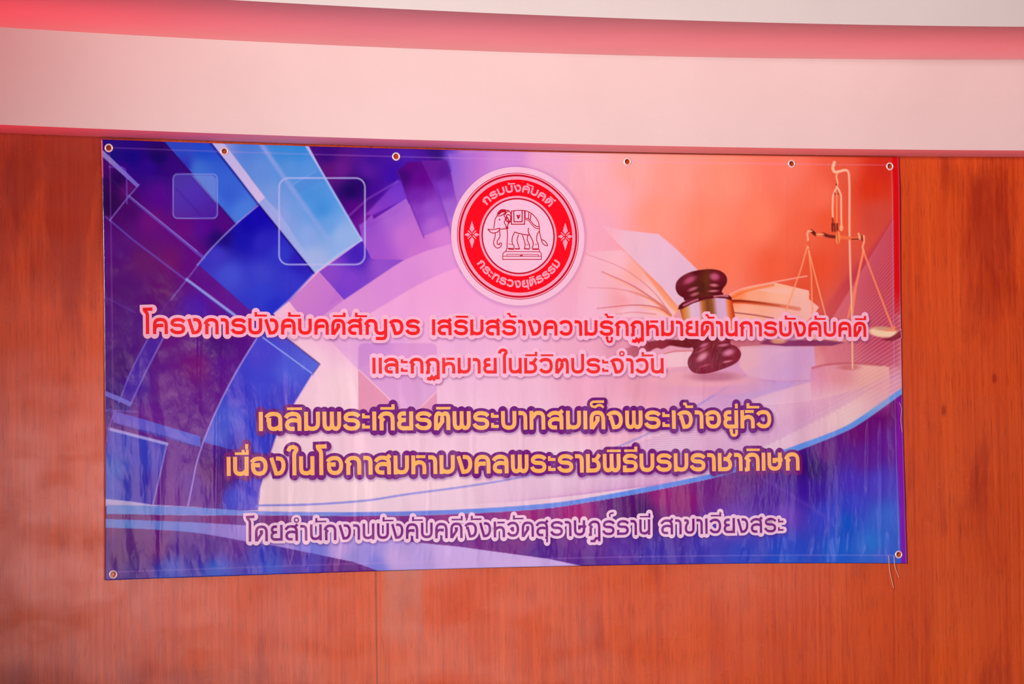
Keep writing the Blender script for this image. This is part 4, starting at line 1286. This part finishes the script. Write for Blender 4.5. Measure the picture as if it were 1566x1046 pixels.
def paint_scales(K):
    brass = (250, 186, 162)
    # foot
    K.poly(catmull([(1238, 566), (1250, 560), (1300, 556), (1350, 560), (1358, 568), (1357, 600), (1350, 640), (1245, 640), (1238, 600)], 5, True), blend([(1245, 580, (222, 130, 170)), (1280, 575, (226, 140, 160)), (1330, 580, (246, 186, 176)), (1350, 590, (240, 170, 170)), (1260, 620, (230, 160, 196)), (1330, 630, (246, 200, 200))], 3, 6), fade(0, 560, 0.85, 0, 640, 0.0), 3)
    K.line(catmull([(1240, 563), (1262, 558), (1300, 556), (1345, 559)]), 3, (176, 50, 70), 0.5, 3)
    K.spot(1296, 562, 16, 4, (190, 80, 90), 0.55, 0, .5)
    # weighing pans
    K.spot(1348, 508, 22, 8, (246, 206, 176), 0.95, 4, 0.25)
    K.spot(1352, 503, 18, 3.4, (190, 110, 90), 0.6, 4, 0.5)
    K.poly([(1345, 520), (1360, 516), (1374, 506), (1376, 516), (1362, 522)], (110, 10, 30), 0.7, 2.5)
    K.spot(1262, 517, 28, 7, (240, 170, 150), 0.8, 8, 0.3)
    K.poly([(1170, 519), (1200, 521), (1260, 520), (1290, 524), (1270, 529), (1200, 530), (1160, 526)], (110, 20, 80), 0.75, 3)
    K.spot(1188, 522, 12, 4, (246, 170, 130), 0.7, 0, .4)
    # strings
    for pts in ([(1231, 380), (1222, 412), (1201, 471), (1196, 486)], [(1234, 384), (1238, 420), (1240, 480)], [(1234, 384), (1246, 430), (1262, 490)]):
        K.line(pts, 2.4, (248, 150, 110), 0.85, 1.6)
    for pts in ([(1317, 386), (1310, 420), (1294, 486)], [(1317, 386), (1306, 440), (1300, 486)], [(1318, 386), (1334, 428), (1364, 505)]):
        K.line(pts, 3.0, (250, 130, 96), 0.9, 1.6)
    K.line([(1352, 505), (1363, 506), (1366, 500)], 2.4, (250, 130, 96), 0.9, 1.6)
    # post and bracket
    post = catmull([(1273.5, 249), (1271, 257), (1273, 263), (1278, 263.5), (1288, 261), (1293, 262), (1295.5, 268), (1296, 300), (1296.4, 357), (1298, 420), (1300, 470), (1301.5, 563)])
    K.line(post, 4.4, brass, 1, 1.6, taper=(4.6, 2.6))
    K.line(post[40:] + np.array([1.0, 0]), 1.2, (216, 120, 100), 0.7, 1.4)
    K.line([(1298.6, 470), (1303, 470)], 0.1, brass, 0)
    # hanger
    K.line([(1277, 264), (1276, 272), (1278, 280), (1276, 288)], 2.6, (250, 176, 140), .95, 1.5)
    K.line([(1270.5, 334), (1270, 318), (1270.6, 300), (1274, 292), (1277, 287), (1280, 292), (1283, 300), (1283.4, 330), (1284, 352)], 2.6, brass, 1, 1.5)
    K.line([(1270, 334), (1271, 345)], 2.2, (120, 40, 30), .9, 1.5)
    K.line([(1276.4, 296), (1276.6, 346)], 1.8, (250, 150, 110), .9, 1.5)
    for xx, yy in ((1273.5, 297), (1278.5, 297), (1276, 283)):
        K.spot(xx, yy, 1.4, 2, (150, 50, 40), .8)
    for xx in (1269.5, 1273, 1277):
        K.line([(xx, 343), (xx + .5, 354)], 2.6, (110, 36, 30), .95, 1.4)
    K.spot(1283.6, 349, 3, 5, (250, 170, 130), .9)
    # beam
    K.line(catmull([(1236, 355), (1246, 359.5), (1258, 360), (1272, 362), (1290, 364), (1305, 366), (1317, 362)]), 5.0, (238, 110, 70), 1, 1.8)
    K.line(catmull([(1238, 354), (1244, 359)]), 5.0, (96, 20, 16), .95, 1.6)
    K.line(catmull([(1256, 358.6), (1264, 361.5), (1275, 363)]), 5.0, (110, 30, 24), .95, 1.8)
    K.line([(1300, 366.5), (1314, 366)], 2.2, (120, 30, 20), .9, 1.6)
    K.line([(1246, 359), (1256, 359)], 3.0, (252, 150, 110), .9, 1.6)
    K.spot(1278.4, 364, 3.6, 10, (246, 140, 84), 1, 0, .2)
    K.line([(1277, 356), (1279, 372)], 1.4, (170, 60, 40), .7, 1.4)
    # end hooks
    K.line([(1238, 354), (1233, 354), (1231.5, 360), (1233, 366), (1231, 374), (1233, 380)], 2.8, (250, 170, 140), .95, 1.5)
    K.spot(1233, 373, 3.4, 4, (230, 90, 60), .9)
    K.line([(1315, 361), (1318, 362), (1318.5, 370), (1316, 378), (1318, 386)], 2.8, (250, 160, 126), .95, 1.5)
    K.line([(1310, 358), (1312, 366)], 3.0, (252, 170, 140), .9, 1.5)
    K.line([(1315, 361), (1315.6, 368)], 2.4, (110, 30, 24), .9, 1.4)


motif('printed_book', 878, 338, 1262, 592, 1.0, 0.00025, paint_book, (), 'pale open book with fanned pages printed on the banner')
motif('printed_gavel', 928, 408, 1178, 606, 0.9, 0.00040, paint_gavel, (paint_book,), 'dark brown gavel with metal collar printed on the banner')
motif('printed_scales', 1156, 244, 1380, 642, 0.9, 0.00055, paint_scales, (paint_book, paint_gavel), 'brass balance scales printed at the right of the banner')

# ------------------------------------------------------------------ the round seal
M_SEAL_WHITE = vinyl_mat('seal_white_ink', (238, 182, 214))
M_SEAL_RED = vinyl_mat('seal_red_ink', (250, 6, 30))
M_SEAL_DARK = vinyl_mat('seal_crimson_ink', (186, 16, 50))
M_SEAL_PINK = vinyl_mat('seal_pink_ink', (250, 150, 180))
seal = Sheetwork(1e-6)
sc_x, sc_z = (float(v) for v in measure(790.1, 361.6))
R_ = float(measure(790.1, 361.6 - 105.6)[1]) - sc_z
SX = (float(measure(790.1 + 101.0, 361.6)[0]) - sc_x) / R_
print('seal R', R_, 'stretch', SX)
cc = (sc_x, sc_z)
B0 = 0.0006
for r0, r1, mi, lvl in ((0, 1.0, 0, 0), (.905, .915, 2, 1), (.862, .892, 1, 1), (.580, .818, 1, 1), (.842, .862, 3, 1), (.818, .842, 3, 1), (.892, .905, 3, 1), (.528, .552, 2, 1), (.552, .580, 3, 1)):
    seal.ring(cc, r0 * R_, r1 * R_, B0 + 0.00016 * lvl, mi, stretch=SX)
seal.ring(cc, .862 * R_, .888 * R_, B0 + 0.0003, 2, stretch=SX)


def seal_px(p):
    x, z = measure(np.array(p, float)[:, 0], np.array(p, float)[:, 1])
    return np.stack([x, z], 1)


def resample(p, step):
    out = [p[0]]
    for a, b in zip(p, p[1:]):
        n = max(1, int(np.linalg.norm(b - a) / step))
        for k in range(1, n + 1):
            out.append(a + (b - a) * k / n)
    return np.array(out)


ELE = [  # the elephant and its plinth, pen strokes
    ([(268, 245), (240, 285), (234, 330), (222, 400)], 9, 1), ([(150, 410), (180, 416), (240, 412), (290, 400), (296, 412), (270, 445), (215, 458), (180, 445), (150, 410)], 9, 1),
    ([(290, 412), (372, 405), (390, 395)], 9, 0), ([(240, 456), (240, 500), (222, 560), (228, 610), (262, 642), (300, 632), (320, 600), (310, 580), (292, 590), (296, 604)], 9, 1),
    ([(292, 420), (300, 470), (296, 510), (268, 555), (266, 590), (292, 602)], 9, 1), ([(262, 240), (282, 200), (310, 176), (345, 172), (408, 184)], 10, 1),
    ([(265, 248), (310, 246), (350, 222), (408, 186)], 9, 1), ([(275, 225), (320, 190), (372, 190)], 26, 1), ([(372, 190), (370, 222), (350, 240), (366, 280), (352, 330), (372, 362), (376, 398)], 9, 1),
    ([(385, 230), (420, 240), (432, 280), (400, 340), (392, 398)], 10, 1), ([(380, 238), (376, 300), (398, 318), (400, 290), (388, 262)], 12, 1), ([(408, 184), (436, 230), (440, 300), (400, 345)], 10, 1),
    ([(384, 380), (386, 408)], 26, 0), ([(386, 400), (392, 480), (388, 560), (386, 650)], 9, 1),
    ([(440, 186), (440, 350), (602, 350), (602, 188)], 10, 0), ([(468, 192), (472, 320), (572, 320), (572, 186)], 11, 0), ([(440, 188), (520, 180), (610, 184), (690, 220), (760, 300), (782, 370), (786, 440), (806, 530), (830, 545), (866, 572), (884, 612), (850, 606), (822, 580), (806, 535)], 9, 1),
    ([(610, 194), (608, 268)], 8, 0), ([(654, 204), (652, 276)], 9, 0), ([(682, 214), (672, 292)], 9, 0), ([(605, 272), (660, 290), (710, 350), (752, 378), (780, 378)], 9, 1), ([(606, 292), (650, 304), (700, 366), (746, 400), (784, 404)], 8, 1),
    ([(505, 240), (520, 262), (522, 282), (540, 262), (545, 236), (522, 246), (505, 240)], 9, 0), ([(520, 250), (524, 274)], 18, 0), ([(292, 285), (298, 300)], 14, 0),
    ([(480, 446), (560, 470), (656, 484)], 10, 1), ([(650, 396), (648, 440), (664, 482), (700, 550), (708, 600), (694, 650)], 10, 1), ([(482, 446), (452, 510), (450, 580), (472, 620), (466, 654)], 9, 1),
    ([(528, 480), (510, 545), (526, 610), (540, 654)], 9, 1), ([(576, 486), (596, 545), (608, 600), (600, 654)], 9, 1), ([(640, 486), (636, 545), (660, 600), (666, 650)], 9, 1), ([(786, 430), (756, 480), (752, 550), (772, 600), (774, 660)], 9, 1),
    ([(400, 650), (470, 656)], 16, 0), ([(480, 652), (540, 654)], 12, 0), ([(600, 652), (660, 654)], 12, 0), ([(700, 656), (770, 656)], 14, 0), ([(404, 590), (450, 600)], 6, 0), ([(620, 600), (650, 602)], 6, 0), ([(730, 596), (760, 598)], 6, 0),
    ([(386, 650), (372, 678), (334, 712), (334, 782), (808, 782), (808, 712), (786, 686), (780, 664)], 8, 0), ([(372, 686), (786, 688)], 7, 0), ([(334, 744), (808, 744)], 7, 0), ([(384, 738), (384, 720), (770, 722), (770, 738)], 6, 0), ([(545, 738), (575, 734)], 12, 0),
]
for pts, w, curved in ELE:
    q = catmull(pts, 5) if curved else np.array(pts, float)
    q = np.stack([725 + q[:, 0] / 8.046, 300 + q[:, 1] / 8.046], 1)
    q = resample(seal_px(q), 0.006)
    seal.strip(*ribbon(q, w / 8.046 * 0.00246 / 2 * 1.3, 0.0006), B0 + 0.00032, 2)
for fx, fy in ((719.3, 359.5), (861.9, 362.3)):       # the two flower marks
    def fp(a):
        return seal_px([(fx + u, fy + v) for u, v in a])
    for sgn in (-1, 1):
        seal.poly(fp([(0, sgn * 21), (3.8, sgn * 8.5), (0, sgn * 3.2), (-3.8, sgn * 8.5)]), B0 + 0.00032, 3)
        seal.poly(fp([(sgn * 11.5, 0), (sgn * 6, 2.9), (sgn * 2.8, 0), (sgn * 6, -2.9)]), B0 + 0.00032, 3)
        for s2 in (-1, 1):
            seal.strip(*ribbon(fp([(sgn * 1.2, s2 * 1.2), (sgn * 6.2, s2 * 6.2)]), 0.0016), B0 + 0.00034, 3)


def arc_text(text, r_base, hgt, a0, a1, top):
    strokes, total = layout(text)
    for p, k, _f in strokes:
        t = p[:, 0] / total
        a = np.radians(a0 + (a1 - a0) * t)
        r = r_base + p[:, 1] * hgt if top else r_base - p[:, 1] * hgt
        s = 1 if top else -1
        q = np.stack([sc_x + R_ * SX * r * np.sin(a), sc_z + s * R_ * r * np.cos(a)], 1)
        seal.strip(*ribbon(q, 0.5 * hgt * R_ * 0.25 * k), B0 + 0.00034, 3)


arc_text('กรมบังคับคดี', .637, .105, -47, 48, True)
arc_text('กระทรวงยุติธรรม', .745, .105, -57.5, 59, False)
o = seal.build('round_seal', [M_SEAL_WHITE, M_SEAL_RED, M_SEAL_DARK, M_SEAL_PINK], banner)
o['label'] = 'round red and white seal with a standing elephant'

# ------------------------------------------------------------------ the lettering
INKS = [
    ('red_lettering', (240, 30, 34), (246, 172, 206), ['left half of the upper line of red Thai lettering', 'right half of the upper line of red Thai lettering']),
    ('red_lettering', (236, 44, 46), (246, 176, 212), ['short second line of red Thai lettering with pale pink rim']),
    ('orange_lettering', (255, 172, 96), (112, 18, 122), ['orange Thai lettering with purple rim, upper of two lines']),
    ('orange_lettering', (255, 170, 92), (116, 16, 122), ['orange Thai lettering with purple rim, lower of two lines']),
    ('purple_lettering', (122, 16, 126), (240, 186, 222), ['longer phrase of purple Thai lettering in the bottom line', 'shorter last phrase of purple Thai lettering in the bottom line']),
]
for L_, (nm, ink, rim_c, labels) in zip(PLACED, INKS):
    M_I = vinyl_mat(nm + '_ink', ink)
    M_R = vinyl_mat(nm + '_rim_ink', rim_c)
    for which, lab in enumerate(labels):
        S, Hh = Sheetwork(), Sheetwork()
        for p, k, f in L_['strokes']:
            if f != which:
                continue
            half = L_['tw'] * k / 2
            S.strip(*ribbon(p, half), 0.0013)
            r = half + L_['rim']
            Hh.strip(*ribbon(p, r), 0.0007)
            for i in range(0, len(p), 2):
                Hh.disc(p[i], r, r, 0.0007)
            Hh.disc(p[-1], r, r, 0.0007)
            # square stroke ends keep a small corner in the rim
            for e, d in ((p[0], p[0] - p[1]), (p[-1], p[-1] - p[-2])):
                d = d / max(np.linalg.norm(d), 1e-9)
                n = np.array([-d[1], d[0]])
                for s in (-1, 1):
                    Hh.disc(e + n * s * half, L_['rim'], L_['rim'], 0.0007)
        o = S.build(nm, [M_I], banner)
        o['label'] = lab
        h_ = Hh.build('lettering_rim', [M_R], o)
        h_['label'] = 'pale rim around the letters' if nm != 'orange_lettering' else 'purple rim around the letters'

# ------------------------------------------------------------------ eyelets and loose threads
M_BRASS = plain_mat('pale_nickel', (240, 216, 214), 0.35, 0.35)
for i, (ex, ey) in enumerate(EYELETS):
    x0, z0 = (float(v) for v in measure(ex, ey))
    V_, F_ = [], []
    nt, ns = 36, 10
    ro, ri = 0.0150, 0.0088
    rm, rt = 0.5 * (ro + ri), 0.5 * (ro - ri)
    d0 = float(cloth_depth(x0, z0))
    for a in range(nt):
        t = 2 * math.pi * a / nt
        for b in range(ns):
            u = 2 * math.pi * b / ns
            r = rm + rt * math.cos(u)
            V_.append((x0 - BX + r * math.cos(t), -(d0 + 0.0012 + 0.0022 * math.sin(u)), z0 - BZ + r * math.sin(t)))
    for a in range(nt):
        a2 = (a + 1) % nt
        for b in range(ns):
            b2 = (b + 1) % ns
            F_.append((a * ns + b, a2 * ns + b, a2 * ns + b2, a * ns + b2))
    mesh_obj('eyelet', V_, F_, M_BRASS, banner)

M_THREAD = plain_mat('pale_thread', (232, 170, 140), 0.8)


def thread(pts, r=0.0013):
    x, z = measure(np.array(pts, float)[:, 0], np.array(pts, float)[:, 1])
    p = catmull(np.stack([x, z], 1), 6)
    V_, F_ = [], []
    for i, (a, b) in enumerate(p):
        y = -float(cloth_depth(a, max(b, Z_B + 0.02))) - 0.002
        for k in range(6):
            t = k * math.pi / 3
            V_.append((a - BX + r * math.cos(t), y + r * math.sin(t), b - BZ))
    for i in range(len(p) - 1):
        for k in range(6):
            F_.append((i * 6 + k, i * 6 + (k + 1) % 6, i * 6 + 6 + (k + 1) % 6, i * 6 + 6 + k))
    mesh_obj('loose_thread', V_, F_, M_THREAD, banner)


thread([(1356.5, 850), (1357.5, 866), (1359, 878), (1361.5, 888), (1364, 899)])
thread([(1364.5, 850), (1366, 866), (1369, 875), (1372, 883)])
thread([(1373, 616), (1376, 626), (1375, 642), (1377, 661)], 0.0009)
